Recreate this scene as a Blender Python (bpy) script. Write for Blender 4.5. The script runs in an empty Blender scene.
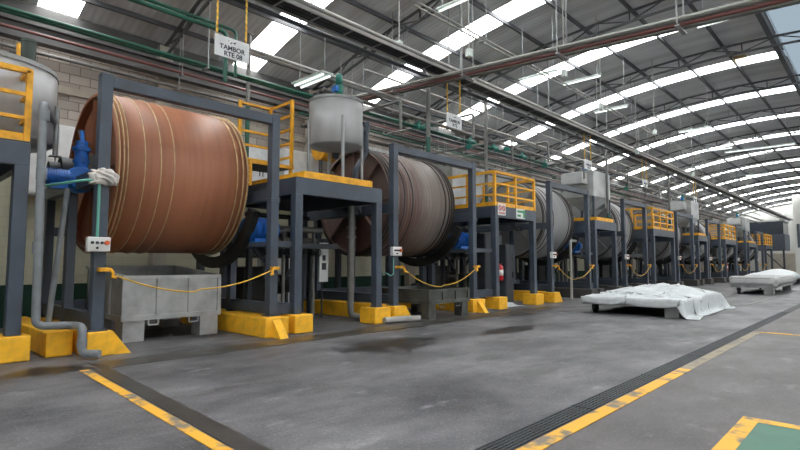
import bpy, bmesh, math, random
from mathutils import Vector, Matrix
random.seed(7)
PI = math.pi
SC = bpy.context.scene
COL = SC.collection
H = 1.6
# ------------------------------------------------------------------ camera
cd = bpy.data.cameras.new('camera'); cam = bpy.data.objects.new('camera', cd); COL.objects.link(cam)
cd.sensor_width = 36; cd.lens = 515 * 36 / 800; cd.clip_end = 400
YAW = math.radians(43.5); PITCH = math.radians(4.22)
cam.location = (0, 0, H)
cam.rotation_euler = (PI / 2 + PITCH, 0, -(PI / 2 - YAW))
SC.camera = cam
# ------------------------------------------------------------------ world, sun, exposure
w = bpy.data.worlds.new('overcast_sky'); SC.world = w; w.use_nodes = True
bg = w.node_tree.nodes['Background']
bg.inputs[0].default_value = (0.98, 0.985, 0.99, 1); bg.inputs[1].default_value = 9.0
sl = bpy.data.lights.new('sun', 'SUN'); sl.energy = 2.5; sl.angle = math.radians(40); sl.color = (1, .96, .9)
so = bpy.data.objects.new('sun', sl); COL.objects.link(so); so.rotation_euler = (math.radians(18), math.radians(12), 0)
SC.view_settings.view_transform = 'Standard'; SC.view_settings.look = 'None'
SC.view_settings.exposure = 0.42; SC.view_settings.gamma = 1; SC.view_settings.use_curve_mapping = False
SC.cycles.max_bounces = 10; SC.cycles.diffuse_bounces = 6; SC.cycles.transparent_max_bounces = 16
SC.cycles.sample_clamp_indirect = 8

# ------------------------------------------------------------------ materials
def s2l(c):
    return tuple((v / 255 / 12.92) if v / 255 <= .04045 else ((v / 255 + .055) / 1.055) ** 2.4 for v in c) + (1,)
def new_mat(name):
    m = bpy.data.materials.new(name); m.use_nodes = True
    return m, m.node_tree.nodes, m.node_tree.links, m.node_tree.nodes['Principled BSDF']
def mat(name, rgb, rough=.5, metal=0, dirt=None, amt=.35, scale=3, stretch=(1, 1, 1), bump=0):
    m, n, l, b = new_mat(name)
    b.inputs['Roughness'].default_value = rough; b.inputs['Metallic'].default_value = metal
    c = s2l(rgb)
    tc = n.new('ShaderNodeTexCoord'); mp = n.new('ShaderNodeMapping'); mp.inputs['Scale'].default_value = stretch
    nz = n.new('ShaderNodeTexNoise'); nz.inputs['Scale'].default_value = scale; nz.inputs['Detail'].default_value = 6
    l.new(tc.outputs['Object'], mp.inputs[0]); l.new(mp.outputs[0], nz.inputs['Vector'])
    rp = n.new('ShaderNodeValToRGB'); rp.color_ramp.elements[0].position = .42; rp.color_ramp.elements[1].position = .72
    l.new(nz.outputs[0], rp.inputs[0])
    d = s2l(dirt) if dirt else tuple(v * .6 for v in c[:3]) + (1,)
    rp.color_ramp.elements[0].color = c
    rp.color_ramp.elements[1].color = tuple(c[i] * (1 - amt) + d[i] * amt for i in range(3)) + (1,)
    l.new(rp.outputs[0], b.inputs['Base Color'])
    if bump:
        bp = n.new('ShaderNodeBump'); bp.inputs['Strength'].default_value = bump; bp.inputs['Distance'].default_value = .02
        l.new(nz.outputs[0], bp.inputs['Height']); l.new(bp.outputs[0], b.inputs['Normal'])
    return m
M = {}
M['steel'] = mat('blue_grey_painted_steel', (68, 78, 92), .45, 0, (54, 58, 62), .6, 2)
M['steel_dark'] = mat('dark_painted_steel', (58, 64, 70), .5, 0, (40, 38, 36), .6, 3)
M['yellow'] = mat('yellow_paint', (242, 176, 36), .5, 0, (150, 100, 40), .5, 5)
M['yellow_block'] = mat('worn_yellow_paint_on_concrete', (250, 188, 38), .6, 0, (170, 128, 60), .4, 6, bump=.2)
M['dark_block'] = mat('stained_dark_concrete', (72, 70, 68), .7, 0, (48, 46, 44), .7, 4, bump=.2)
M['galv'] = mat('galvanised_steel', (150, 152, 153), .42, .35, (112, 112, 110), .7, 2.2)
M['stainless'] = mat('brushed_stainless', (178, 179, 181), .4, .25, (150, 150, 150), .6, 2, (1, 1, .3))
M['rim'] = mat('bright_galvanised_edge', (184, 186, 187), .4, .3, (140, 140, 138), .6, 3)
M['bin'] = mat('mottled_galvanised_sheet', (176, 178, 179), .4, .3, (130, 131, 131), .7, 3)
M['grey_tank'] = mat('grey_painted_tank', (194, 197, 197), .5, 0, (140, 140, 138), .6, 1.5)
M['pvc'] = mat('grey_pvc', (126, 132, 138), .45, 0, (86, 84, 82), .5, 4)
M['pipe_grey'] = mat('grey_pipe', (122, 122, 120), .5, .2, (86, 78, 72), .6, 3)
M['pipe_green'] = mat('green_pipe_paint', (26, 88, 72), .45, 0, (30, 60, 52), .5, 3)
M['pipe_red'] = mat('oxide_red_pipe_paint', (112, 66, 62), .5, 0, (84, 66, 62), .6, 3)
M['pipe_white'] = mat('pale_pipe', (160, 160, 156), .5, 0, (140, 136, 130), .5, 3)
M['teal'] = mat('teal_hose', (104, 176, 158), .4)
M['blue'] = mat('blue_machine_paint', (34, 108, 196), .4, 0, (24, 50, 84), .5, 5)
M['green_motor'] = mat('green_machine_paint', (30, 118, 104), .4, 0, (20, 60, 54), .5, 5)
M['black'] = mat('black_rubber', (28, 28, 29), .6)
M['gear'] = mat('greasy_gear_steel', (40, 40, 40), .45, .3, (60, 56, 50), .6, 5)
M['red'] = mat('red_enamel', (196, 32, 40), .35)
M['orange'] = mat('orange_button', (224, 100, 40), .4)
M['white'] = mat('white_paint', (222, 223, 222), .5, 0, (186, 184, 178), .4, 3)
M['paper'] = mat('off_white_panel', (214, 217, 218), .6, 0, (180, 180, 180), .4, 4)
M['ink'] = mat('dark_lettering', (40, 44, 56), .6)
M['sign_green'] = mat('green_sign_ink', (60, 150, 100), .6)
M['truss'] = mat('truss_paint', (82, 84, 88), .55, 0, (58, 56, 56), .6, 2)
M['beam'] = mat('eaves_beam_paint', (92, 92, 92), .6, 0, (70, 66, 62), .7, 1.2)
M['column'] = mat('plastered_column', (176, 168, 156), .8, 0, (140, 134, 124), .5, 2)
M['hoop'] = mat('brass_coloured_hoop', (206, 180, 140), .4, .3, (150, 120, 88), .6, 6)
M['hoop_dark'] = mat('dark_iron_hoop', (70, 66, 64), .5, .3, (50, 44, 40), .6, 6)
M['chain'] = mat('yellow_rope', (226, 180, 60), .6)
M['sheet'] = mat('white_plastic_sheet', (200, 205, 208), .42, 0, (186, 191, 195), .6, 5, (1, 2.2, 1), bump=1.0)
M['sheet_grey'] = mat('dusty_translucent_sheet', (166, 168, 168), .5, 0, (140, 142, 142), .6, 3)
M['rag'] = mat('white_rag', (214, 210, 206), .8, 0, (170, 160, 150), .5, 8)
M['timber'] = mat('weathered_pallet_board', (128, 126, 122), .8, 0, (90, 86, 80), .8, 3, (.4, 4, 1))
M['tube'] = mat('lamp_tube', (235, 240, 238), .3)
M['fixture'] = mat('lamp_reflector', (196, 206, 202), .4)
M['glass'] = mat('dark_office_glass', (52, 60, 70), .15)
M['office'] = mat('dark_office_cladding', (66, 74, 86), .6)
M['endwall'] = mat('pale_sheet_cladding', (206, 207, 203), .6, 0, (176, 176, 172), .6, .6, (1, 1, .2))
M['wet'] = mat('wet_gutter_concrete', (64, 62, 60), .35, 0, (40, 39, 38), .8, 2.5, bump=.15)
M['line'] = mat('worn_yellow_floor_paint', (228, 170, 50), .6, 0, (120, 112, 100), 1, 3.2)
M['line_worn'] = mat('almost_worn_off_floor_paint', (150, 138, 112), .6, 0, (104, 101, 100), 1, 4)
M['green_floor'] = mat('green_floor_paint', (62, 112, 94), .5, 0, (52, 94, 80), .6, 3)
for k in ('line',):
    r = [x for x in M[k].node_tree.nodes if x.type == 'VALTORGB'][0]
    r.color_ramp.elements[0].position = .53; r.color_ramp.elements[1].position = .63

def lamp_mat():
    m, n, l, b = new_mat('unlit_tube_with_glow')
    b.inputs['Emission Color'].default_value = (.9, 1, .97, 1); b.inputs['Emission Strength'].default_value = 1.0  # emission adds a pale glow to tubes that are switched off
    return m
M['tube_glow'] = lamp_mat()

def floor_mat():
    m, n, l, b = new_mat('worn_concrete_floor')
    tc = n.new('ShaderNodeTexCoord')
    def noise(scale, st=(1, 1, 1), det=8, rot=0):
        mp = n.new('ShaderNodeMapping'); mp.inputs['Scale'].default_value = st; mp.inputs['Rotation'].default_value = (0, 0, rot)
        l.new(tc.outputs['Object'], mp.inputs[0])
        z = n.new('ShaderNodeTexNoise'); z.inputs['Scale'].default_value = scale; z.inputs['Detail'].default_value = det
        z.inputs['Roughness'].default_value = .65
        l.new(mp.outputs[0], z.inputs['Vector']); return z.outputs[0]
    def ramp(src, p0, p1, c0, c1):
        r = n.new('ShaderNodeValToRGB'); r.color_ramp.elements[0].position = p0; r.color_ramp.elements[1].position = p1
        r.color_ramp.elements[0].color = c0; r.color_ramp.elements[1].color = c1
        l.new(src, r.inputs[0]); return r.outputs[0]
    def mix(f, a, b_, mode='MIX'):
        x = n.new('ShaderNodeMix'); x.data_type = 'RGBA'; x.blend_type = mode
        if isinstance(f, float): x.inputs[0].default_value = f
        else: l.new(f, x.inputs[0])
        for s, i in ((a, 6), (b_, 7)):
            if isinstance(s, tuple): x.inputs[i].default_value = s
            else: l.new(s, x.inputs[i])
        return x.outputs[2]
    W, K = (1, 1, 1, 1), (0, 0, 0, 1)
    base = ramp(noise(.55, (1, 1.5, 1), 10, .1), .36, .66, s2l((56, 56, 60)), s2l((116, 115, 118)))
    scr = ramp(noise(1.1, (.8, 1.6, 1), 10, .5), .60, .76, K, (.8, .8, .8, 1))
    c = mix(scr, base, s2l((168, 167, 168)))
    smear = ramp(noise(.8, (.7, 1.8, 1), 8, .7), .54, .66, K, (.7, .7, .7, 1))
    c = mix(smear, c, s2l((58, 56, 56)))
    sp = ramp(noise(34, (1, 1, 1), 4), .56, .68, K, (.45, .45, .45, 1))
    c = mix(sp, c, s2l((168, 168, 170)))
    dk = ramp(noise(26, (1, 1, 1), 5), .52, .66, K, (.5, .5, .5, 1))
    c = mix(dk, c, s2l((70, 69, 70)))
    spx = n.new('ShaderNodeSeparateXYZ'); l.new(tc.outputs['Object'], spx.inputs[0])
    lt = n.new('ShaderNodeMath'); lt.operation = 'LESS_THAN'; lt.inputs[1].default_value = 2.42; l.new(spx.outputs[1], lt.inputs[0])
    hf = n.new('ShaderNodeMath'); hf.operation = 'MULTIPLY'; hf.inputs[1].default_value = .45; l.new(lt.outputs[0], hf.inputs[0])
    c = mix(hf.outputs[0], c, s2l((84, 79, 76)))
    # puddles: soft ellipses broken up by noise
    rough = None
    big = noise(2.2, (1, 1, 1), 7)
    wet = None
    for (px, py, rx, ry) in ((7.3, 7.2, 1.5, .75), (11.0, 6.7, 1.5, .5), (2.0, 9.2, .8, .45), (9.5, 8.9, 1.0, .5), (14.5, 8.4, 1.6, .4)):
        mp = n.new('ShaderNodeMapping'); mp.inputs['Location'].default_value = (-px / rx, -py / ry, 0)
        mp.inputs['Scale'].default_value = (1 / rx, 1 / ry, 0)
        l.new(tc.outputs['Object'], mp.inputs[0])
        ln = n.new('ShaderNodeVectorMath'); ln.operation = 'LENGTH'; l.new(mp.outputs[0], ln.inputs[0])
        ma = n.new('ShaderNodeMath'); ma.operation = 'MULTIPLY_ADD'; ma.inputs[1].default_value = 2.2
        l.new(big, ma.inputs[0]); l.new(ln.outputs['Value'], ma.inputs[2])
        r = ramp(ma.outputs[0], .0, 1.0, W, K)
        mr = n.new('ShaderNodeMapRange'); mr.inputs[1].default_value = 1.65; mr.inputs[2].default_value = 2.1
        mr.inputs[3].default_value = 1; mr.inputs[4].default_value = 0
        l.new(ma.outputs[0], mr.inputs[0])
        if wet is None: wet = mr.outputs[0]
        else:
            mx = n.new('ShaderNodeMath'); mx.operation = 'MAXIMUM'; l.new(wet, mx.inputs[0]); l.new(mr.outputs[0], mx.inputs[1]); wet = mx.outputs[0]
    c = mix(wet, c, s2l((30, 30, 32)))
    # slab joints
    br = n.new('ShaderNodeTexBrick'); br.inputs['Scale'].default_value = 1; br.inputs['Mortar Size'].default_value = .014
    br.inputs['Brick Width'].default_value = 4.6; br.inputs['Row Height'].default_value = 4.3; br.offset = 0
    br.inputs['Color1'].default_value = K; br.inputs['Color2'].default_value = K; br.inputs['Mortar'].default_value = (.3, .3, .3, 1)
    l.new(tc.outputs['Object'], br.inputs['Vector'])
    c = mix(br.outputs[0], c, s2l((60, 58, 58)))
    l.new(c, b.inputs['Base Color'])
    mr = n.new('ShaderNodeMapRange'); mr.inputs[3].default_value = .42; mr.inputs[4].default_value = .24
    l.new(wet, mr.inputs[0])
    ad = n.new('ShaderNodeMath'); ad.operation = 'MULTIPLY_ADD'; ad.inputs[1].default_value = .25
    l.new(noise(1.3, (1, 2, 1)), ad.inputs[0]); l.new(mr.outputs[0], ad.inputs[2]); l.new(ad.outputs[0], b.inputs['Roughness'])
    bp = n.new('ShaderNodeBump'); bp.inputs['Strength'].default_value = .12; bp.inputs['Distance'].default_value = .02
    l.new(noise(20, (1, 1, 1), 4), bp.inputs['Height']); l.new(bp.outputs[0], b.inputs['Normal'])
    return m
M['floor'] = floor_mat()

def block_wall_mat():
    m, n, l, b = new_mat('block_wall_painted_below')
    b.inputs['Roughness'].default_value = .85
    tc = n.new('ShaderNodeTexCoord'); sp = n.new('ShaderNodeSeparateXYZ'); cb = n.new('ShaderNodeCombineXYZ')
    l.new(tc.outputs['Object'], sp.inputs[0]); l.new(sp.outputs[0], cb.inputs[0]); l.new(sp.outputs[2], cb.inputs[1])
    br = n.new('ShaderNodeTexBrick'); br.inputs['Scale'].default_value = 1
    br.inputs['Brick Width'].default_value = .5; br.inputs['Row Height'].default_value = .25; br.inputs['Mortar Size'].default_value = .012
    br.inputs['Color1'].default_value = s2l((176, 168, 160)); br.inputs['Color2'].default_value = s2l((156, 148, 140)); br.inputs['Mortar'].default_value = s2l((118, 112, 106))
    l.new(cb.outputs[0], br.inputs['Vector'])
    prev = br.outputs[0]
    for z, col in ((5.1, (206, 206, 182)), (1.05, (22, 62, 48))):
        lt = n.new('ShaderNodeMath'); lt.operation = 'LESS_THAN'; lt.inputs[1].default_value = z; l.new(sp.outputs[2], lt.inputs[0])
        mx = n.new('ShaderNodeMix'); mx.data_type = 'RGBA'; l.new(lt.outputs[0], mx.inputs[0]); l.new(prev, mx.inputs[6])
        m2 = n.new('ShaderNodeMix'); m2.data_type = 'RGBA'; m2.blend_type = 'MULTIPLY'; m2.inputs[0].default_value = .35
        m2.inputs[6].default_value = s2l(col); l.new(br.outputs[0], m2.inputs[7])
        l.new(m2.outputs[2], mx.inputs[7]); prev = mx.outputs[2]
    l.new(prev, b.inputs['Base Color'])
    bp = n.new('ShaderNodeBump'); bp.inputs['Strength'].default_value = .5; bp.inputs['Distance'].default_value = .01
    iv = n.new('ShaderNodeInvert'); l.new(br.outputs['Fac'], iv.inputs['Color']); l.new(iv.outputs[0], bp.inputs['Height']); l.new(bp.outputs[0], b.inputs['Normal'])
    return m
M['blockwall'] = block_wall_mat()

def roof_mat():
    m, n, l, b = new_mat('corrugated_roof_sheet')
    b.inputs['Roughness'].default_value = .6
    tc = n.new('ShaderNodeTexCoord')
    wv = n.new('ShaderNodeTexWave'); wv.wave_type = 'BANDS'; wv.bands_direction = 'X'; wv.inputs['Scale'].default_value = 1.6; wv.inputs['Distortion'].default_value = 0
    l.new(tc.outputs['Object'], wv.inputs['Vector'])
    nz = n.new('ShaderNodeTexNoise'); nz.inputs['Scale'].default_value = .8; nz.inputs['Detail'].default_value = 6
    mp = n.new('ShaderNodeMapping'); mp.inputs['Scale'].default_value = (2.5, .25, 1); l.new(tc.outputs['Object'], mp.inputs[0]); l.new(mp.outputs[0], nz.inputs['Vector'])
    rp = n.new('ShaderNodeValToRGB'); rp.color_ramp.elements[0].position = .35; rp.color_ramp.elements[1].position = .7
    rp.color_ramp.elements[0].color = s2l((214, 216, 219)); rp.color_ramp.elements[1].color = s2l((176, 177, 180))
    l.new(nz.outputs[0], rp.inputs[0]); l.new(rp.outputs[0], b.inputs['Base Color'])
    bp = n.new('ShaderNodeBump'); bp.inputs['Strength'].default_value = .3; bp.inputs['Distance'].default_value = .03
    l.new(wv.outputs[0], bp.inputs['Height']); l.new(bp.outputs[0], b.inputs['Normal'])
    return m
M['roof'] = roof_mat()

def skylight_mat(name, tint, t=.75):
    m = bpy.data.materials.new(name); m.use_nodes = True; n = m.node_tree.nodes; l = m.node_tree.links
    n.clear()
    o = n.new('ShaderNodeOutputMaterial'); a = n.new('ShaderNodeBsdfTransparent'); a.inputs[0].default_value = tint
    d = n.new('ShaderNodeBsdfTranslucent'); d.inputs[0].default_value = tint
    x = n.new('ShaderNodeMixShader'); x.inputs[0].default_value = 1 - t
    l.new(a.outputs[0], x.inputs[1]); l.new(d.outputs[0], x.inputs[2]); l.new(x.outputs[0], o.inputs[0])
    return m
M['skylight'] = skylight_mat('translucent_fibreglass', (.92, .93, .92, 1))
M['skylight_old'] = skylight_mat('yellowed_fibreglass', (.75, .62, .42, 1), .4)
M['monitor'] = skylight_mat('blue_tinted_translucent_sheet', (.17, .19, .205, 1), .55)

def drum_mat(name, stops, streak, amt):
    # stave bands run along X; water stains run round the drum
    m, n, l, b = new_mat(name)
    b.inputs['Roughness'].default_value = .48
    tc = n.new('ShaderNodeTexCoord'); sp = n.new('ShaderNodeSeparateXYZ'); l.new(tc.outputs['Object'], sp.inputs[0])
    mr = n.new('ShaderNodeMapRange'); mr.inputs[1].default_value = -1.6; mr.inputs[2].default_value = 1.6; l.new(sp.outputs[0], mr.inputs[0])
    nz0 = n.new('ShaderNodeTexNoise'); nz0.inputs['Scale'].default_value = 1.3; nz0.inputs['Detail'].default_value = 5; l.new(tc.outputs['Object'], nz0.inputs['Vector'])
    ad = n.new('ShaderNodeMath'); ad.operation = 'MULTIPLY_ADD'; ad.inputs[1].default_value = .3; l.new(nz0.outputs[0], ad.inputs[0]); l.new(mr.outputs[0], ad.inputs[2])
    sb = n.new('ShaderNodeMath'); sb.operation = 'SUBTRACT'; sb.inputs[1].default_value = .15; l.new(ad.outputs[0], sb.inputs[0])
    rp = n.new('ShaderNodeValToRGB'); cr = rp.color_ramp
    cr.elements[0].position = stops[0][0]; cr.elements[0].color = s2l(stops[0][1])
    cr.elements[1].position = stops[-1][0]; cr.elements[1].color = s2l(stops[-1][1])
    for p, c in stops[1:-1]:
        e = cr.elements.new(p); e.color = s2l(c)
    l.new(sb.outputs[0], rp.inputs[0])
    mp = n.new('ShaderNodeMapping'); mp.inputs['Scale'].default_value = (9, .5, .5); l.new(tc.outputs['Object'], mp.inputs[0])
    nz = n.new('ShaderNodeTexNoise'); nz.inputs['Scale'].default_value = 1; nz.inputs['Detail'].default_value = 6; l.new(mp.outputs[0], nz.inputs['Vector'])
    r2 = n.new('ShaderNodeValToRGB'); r2.color_ramp.elements[0].position = .45; r2.color_ramp.elements[1].position = .75
    r2.color_ramp.elements[0].color = (0, 0, 0, 1); r2.color_ramp.elements[1].color = (amt, amt, amt, 1); l.new(nz.outputs[0], r2.inputs[0])
    mx = n.new('ShaderNodeMix'); mx.data_type = 'RGBA'; l.new(r2.outputs[0], mx.inputs[0]); l.new(rp.outputs[0], mx.inputs[6]); mx.inputs[7].default_value = s2l(streak)
    # stave joints: angle-based lines
    at = n.new('ShaderNodeMath'); at.operation = 'ARCTAN2'; l.new(sp.outputs[1], at.inputs[0]); l.new(sp.outputs[2], at.inputs[1])
    ml = n.new('ShaderNodeMath'); ml.operation = 'MULTIPLY'; ml.inputs[1].default_value = 64 / (2 * PI); l.new(at.outputs[0], ml.inputs[0])
    fr = n.new('ShaderNodeMath'); fr.operation = 'FRACT'; l.new(ml.outputs[0], fr.inputs[0])
    lt = n.new('ShaderNodeMath'); lt.operation = 'LESS_THAN'; lt.inputs[1].default_value = .05; l.new(fr.outputs[0], lt.inputs[0])
    m2 = n.new('ShaderNodeMix'); m2.data_type = 'RGBA'; m2.blend_type = 'MULTIPLY'; m2.inputs[7].default_value = (.95, .94, .93, 1)
    l.new(lt.outputs[0], m2.inputs[0]); l.new(mx.outputs[2], m2.inputs[6]); l.new(m2.outputs[2], b.inputs['Base Color'])
    return m
M['drum_brown'] = drum_mat('rust_brown_staves', [(0, (150, 94, 66)), (.5, (166, 108, 78)), (1, (158, 101, 72))], (122, 76, 54), .45)
M['drum_mixed'] = drum_mat('brown_to_grey_stained_staves', [(0, (92, 66, 58)), (.36, (98, 72, 64)), (.56, (118, 104, 98)), (1, (112, 102, 97))], (156, 152, 149), .5)
M['drum_grey'] = drum_mat('pale_grey_staves', [(0, (146, 146, 146)), (1, (132, 133, 134))], (176, 178, 178), .5)

# ------------------------------------------------------------------ mesh helpers
class MB:
    def __init__(s): s.v = []; s.f = []; s.sm = []
    def add(s, vs, fs, smooth=False):
        o = len(s.v); s.v += [tuple(v) for v in vs]
        for f in fs: s.f.append(tuple(i + o for i in f)); s.sm.append(smooth)
        return s
    def box(s, a, b, ch=0.0):
        x0, y0, z0 = (min(a[i], b[i]) for i in range(3)); x1, y1, z1 = (max(a[i], b[i]) for i in range(3))
        if ch <= 0:
            s.add([(x0, y0, z0), (x1, y0, z0), (x1, y1, z0), (x0, y1, z0), (x0, y0, z1), (x1, y0, z1), (x1, y1, z1), (x0, y1, z1)],
                  [(3, 2, 1, 0), (4, 5, 6, 7), (0, 1, 5, 4), (1, 2, 6, 5), (2, 3, 7, 6), (3, 0, 4, 7)])
            return s
        bm = bmesh.new(); bmesh.ops.create_cube(bm, size=1)
        for v in bm.verts: v.co = Vector(((x0 + x1) / 2 + v.co.x * (x1 - x0), (y0 + y1) / 2 + v.co.y * (y1 - y0), (z0 + z1) / 2 + v.co.z * (z1 - z0)))
        bmesh.ops.bevel(bm, geom=bm.edges[:], offset=ch, segments=2, affect='EDGES', profile=.5)
        bm.verts.index_update()
        s.add([v.co[:] for v in bm.verts], [[v.index for v in f.verts] for f in bm.faces]); bm.free()
        return s
    def tube(s, p0, p1, r, n=10, r1=None, cap=True):
        p0 = Vector(p0); p1 = Vector(p1); d = (p1 - p0).normalized()
        u = d.orthogonal().normalized(); w_ = d.cross(u); r1 = r if r1 is None else r1
        vs = []
        for p, q in ((p0, r), (p1, r1)):
            for i in range(n):
                a = 2 * PI * i / n; vs.append(p + u * math.cos(a) * q + w_ * math.sin(a) * q)
        s.add(vs, [(i, (i + 1) % n, n + (i + 1) % n, n + i) for i in range(n)], True)
        if cap: s.add(vs, [tuple(range(n - 1, -1, -1)), tuple(range(n, 2 * n))])
        return s
    def path(s, pts, r, n=8):
        pts = [Vector(p) for p in pts]; rings = []; u = None
        for i, p in enumerate(pts):
            d = (pts[min(i + 1, len(pts) - 1)] - pts[max(i - 1, 0)]).normalized()
            if u is None: u = d.orthogonal().normalized()
            u = (u - d * u.dot(d)).normalized(); w_ = d.cross(u)
            rings.append([p + u * math.cos(2 * PI * k / n) * r + w_ * math.sin(2 * PI * k / n) * r for k in range(n)])
        vs = [v for R in rings for v in R]; fs = []
        for i in range(len(rings) - 1):
            for k in range(n): fs.append((i * n + k, i * n + (k + 1) % n, (i + 1) * n + (k + 1) % n, (i + 1) * n + k))
        s.add(vs, fs, True); m_ = (len(rings) - 1) * n
        s.add(vs, [tuple(range(n - 1, -1, -1)), tuple(range(m_, m_ + n))]); return s
    def elbow_path(s, pts, r, n=10, br=None):
        br = br or r * 2; P = [Vector(p) for p in pts]; out = [P[0]]
        for i in range(1, len(P) - 1):
            a = (P[i - 1] - P[i]); b_ = (P[i + 1] - P[i]); q = min(br, a.length * .45, b_.length * .45)
            A = P[i] + a.normalized() * q; B = P[i] + b_.normalized() * q
            for t in (0, .2, .4, .6, .8, 1): out.append(A * (1 - t) ** 2 + P[i] * 2 * t * (1 - t) + B * t * t)
        out.append(P[-1]); return s.path(out, r, n)
    def lathe(s, prof, axis='Z', c=(0, 0, 0), n=32, smooth=True):
        vs = []
        for (r, h) in prof:
            for i in range(n):
                a = 2 * PI * i / n; x, y = r * math.cos(a), r * math.sin(a)
                vs.append({'Z': (c[0] + x, c[1] + y, c[2] + h), 'X': (c[0] + h, c[1] + x, c[2] + y), 'Y': (c[0] + y, c[1] + h, c[2] + x)}[axis])
        fs = []
        for j in range(len(prof) - 1):
            for i in range(n): fs.append((j * n + i, j * n + (i + 1) % n, (j + 1) * n + (i + 1) % n, (j + 1) * n + i))
        return s.add(vs, fs, smooth)
    def beam(s, p0, p1, wd, ht, up=(0, 0, 1)):
        p0 = Vector(p0); p1 = Vector(p1); d = (p1 - p0).normalized(); up = Vector(up)
        if abs(d.dot(up)) > .98: up = Vector((0, 1, 0))
        x = d.cross(up).normalized(); z = x.cross(d); vs = []
        for p in (p0, p1):
            for a, b_ in ((-1, -1), (1, -1), (1, 1), (-1, 1)): vs.append(p + x * a * wd / 2 + z * b_ * ht / 2)
        return s.add(vs, [(3, 2, 1, 0), (4, 5, 6, 7), (0, 1, 5, 4), (1, 2, 6, 5), (2, 3, 7, 6), (3, 0, 4, 7)])
    def build(s, name, m, parent=None, loc=None):
        me = bpy.data.meshes.new(name); me.from_pydata(s.v, [], s.f); me.materials.append(m)
        me.polygons.foreach_set('use_smooth', s.sm); me.update()
        bm = bmesh.new(); bm.from_mesh(me); bmesh.ops.recalc_face_normals(bm, faces=bm.faces[:]); bm.to_mesh(me); bm.free()
        o = bpy.data.objects.new(name, me); COL.objects.link(o)
        if parent is not None: o.parent = parent
        if loc is not None: o.location = loc
        return o
def tag(o, label=None, cat=None, group=None, kind=None):
    if label: o['label'] = label
    if cat: o['category'] = cat
    if group: o['group'] = group
    if kind: o['kind'] = kind
    return o
def thing(name, loc, label, cat, group=None, rz=0):
    o = bpy.data.objects.new(name, None); COL.objects.link(o); o.location = loc; o.rotation_euler = (0, 0, rz)
    o.empty_display_size = .2
    return tag(o, label, cat, group)
def struct(name, mb, m): return tag(mb.build(name, m), kind='structure')
def dup(o, loc, label=None, parent=None):
    c = o.copy(); COL.objects.link(c)
    if parent is not None: c.parent = parent
    else: c.location = loc
    if label: c['label'] = label
    for ch in o.children: dup(ch, None, None, c)
    return c
def text(txt, size, m, parent, loc, name='lettering', rot=(PI / 2, 0, 0)):
    cu = bpy.data.curves.new('t', 'FONT'); cu.body = txt; cu.size = size; cu.align_x = 'CENTER'; cu.align_y = 'CENTER'; cu.extrude = .003; cu.offset = size * .02
    t = bpy.data.objects.new('t', cu); COL.objects.link(t)
    dg = bpy.context.evaluated_depsgraph_get(); me = bpy.data.meshes.new_from_object(t.evaluated_get(dg))
    bpy.data.objects.remove(t); me.name = name; me.materials.clear(); me.materials.append(m)
    o = bpy.data.objects.new(name, me); COL.objects.link(o); o.parent = parent; o.location = loc; o.rotation_euler = rot
    return o
ORD = ['first', 'second', 'third', 'fourth', 'fifth', 'sixth', 'seventh', 'eighth', 'ninth']
YW = 16.0        # rear wall
def zroof(y): return 10.21 - .01386 * (y - 4.48) ** 2

# ------------------------------------------------------------------ the building
mb = MB(); mb.add([(-12, -11, 0), (92, -11, 0), (92, YW + .3, 0), (-12, YW + .3, 0)], [(0, 1, 2, 3)]); struct('floor', mb, M['floor'])
struct('wall_back', MB().box((-12, YW, 0), (92, YW + .25, zroof(YW) + .05)), M['blockwall'])
struct('wall_right', MB().box((88, -11, 0), (88.25, YW, 9.9)), M['endwall'])
# side of the hall behind the camera: piers with tall open loading bays between them
mbf = MB()
mbf.box((-12, -10.3, 4.2), (92, -10, zroof(-10)))
mbf.box((-12, -10.3, 0), (92, -10, 4.2))
struct('wall_front', mbf, M['endwall'])
mbf = MB(); mbf.box((-12.2, -11, 0), (-12, YW, 9.2)); struct('wall_left', mbf, M['blockwall'])
# roof: arched sheets between skylight strips
SK = [3.4 + 5.58 * k for k in range(-3, 16)]
HWK = .47
EDGE = 2.65
def arch(x0, x1, y0, y1, n=24, dz=0):
    mb = MB(); vs = []
    for i in range(n + 1):
        y = y0 + (y1 - y0) * i / n
        vs += [(x0, y, zroof(y) + dz), (x1, y, zroof(y) + dz)]
    return mb.add(vs, [(2 * i, 2 * i + 1, 2 * i + 3, 2 * i + 2) for i in range(n)], True)
roof = MB(); xs = [-12] + [v for s in SK if s > -11.5 for v in (s - HWK, s + HWK)] + [92]
for i in range(0, len(xs), 2):
    for (a, b_) in ((EDGE, YW + .25), (-10.2, .6)):
        t = arch(xs[i], xs[i + 1], a, b_); roof.add(t.v, t.f, True)
struct('ceiling', roof, M['roof'])
PUR = [15.1, 13.3, 11.4, 9.15, 7.55, 5.89, 4.36, 2.75]
wn = 0
for s in SK:
    if s < -11.5: continue
    wn += 1
    t = arch(s - HWK, s + HWK, EDGE, YW + .25); t2 = arch(s - HWK, s + HWK, -10.2, .6); t.add(t2.v, t2.f, True)
    struct('window_%d' % wn, t, M['skylight'])
struct('window_%d' % (wn + 1), MB().add([(25.2 - HWK, 3.9, zroof(3.9) - .03), (25.2 + HWK, 3.9, zroof(3.9) - .03), (25.2 + HWK, 4.4, zroof(4.4) - .03), (25.2 - HWK, 4.4, zroof(4.4) - .03)], [(0, 1, 2, 3)]), M['skylight_old'])
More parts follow.
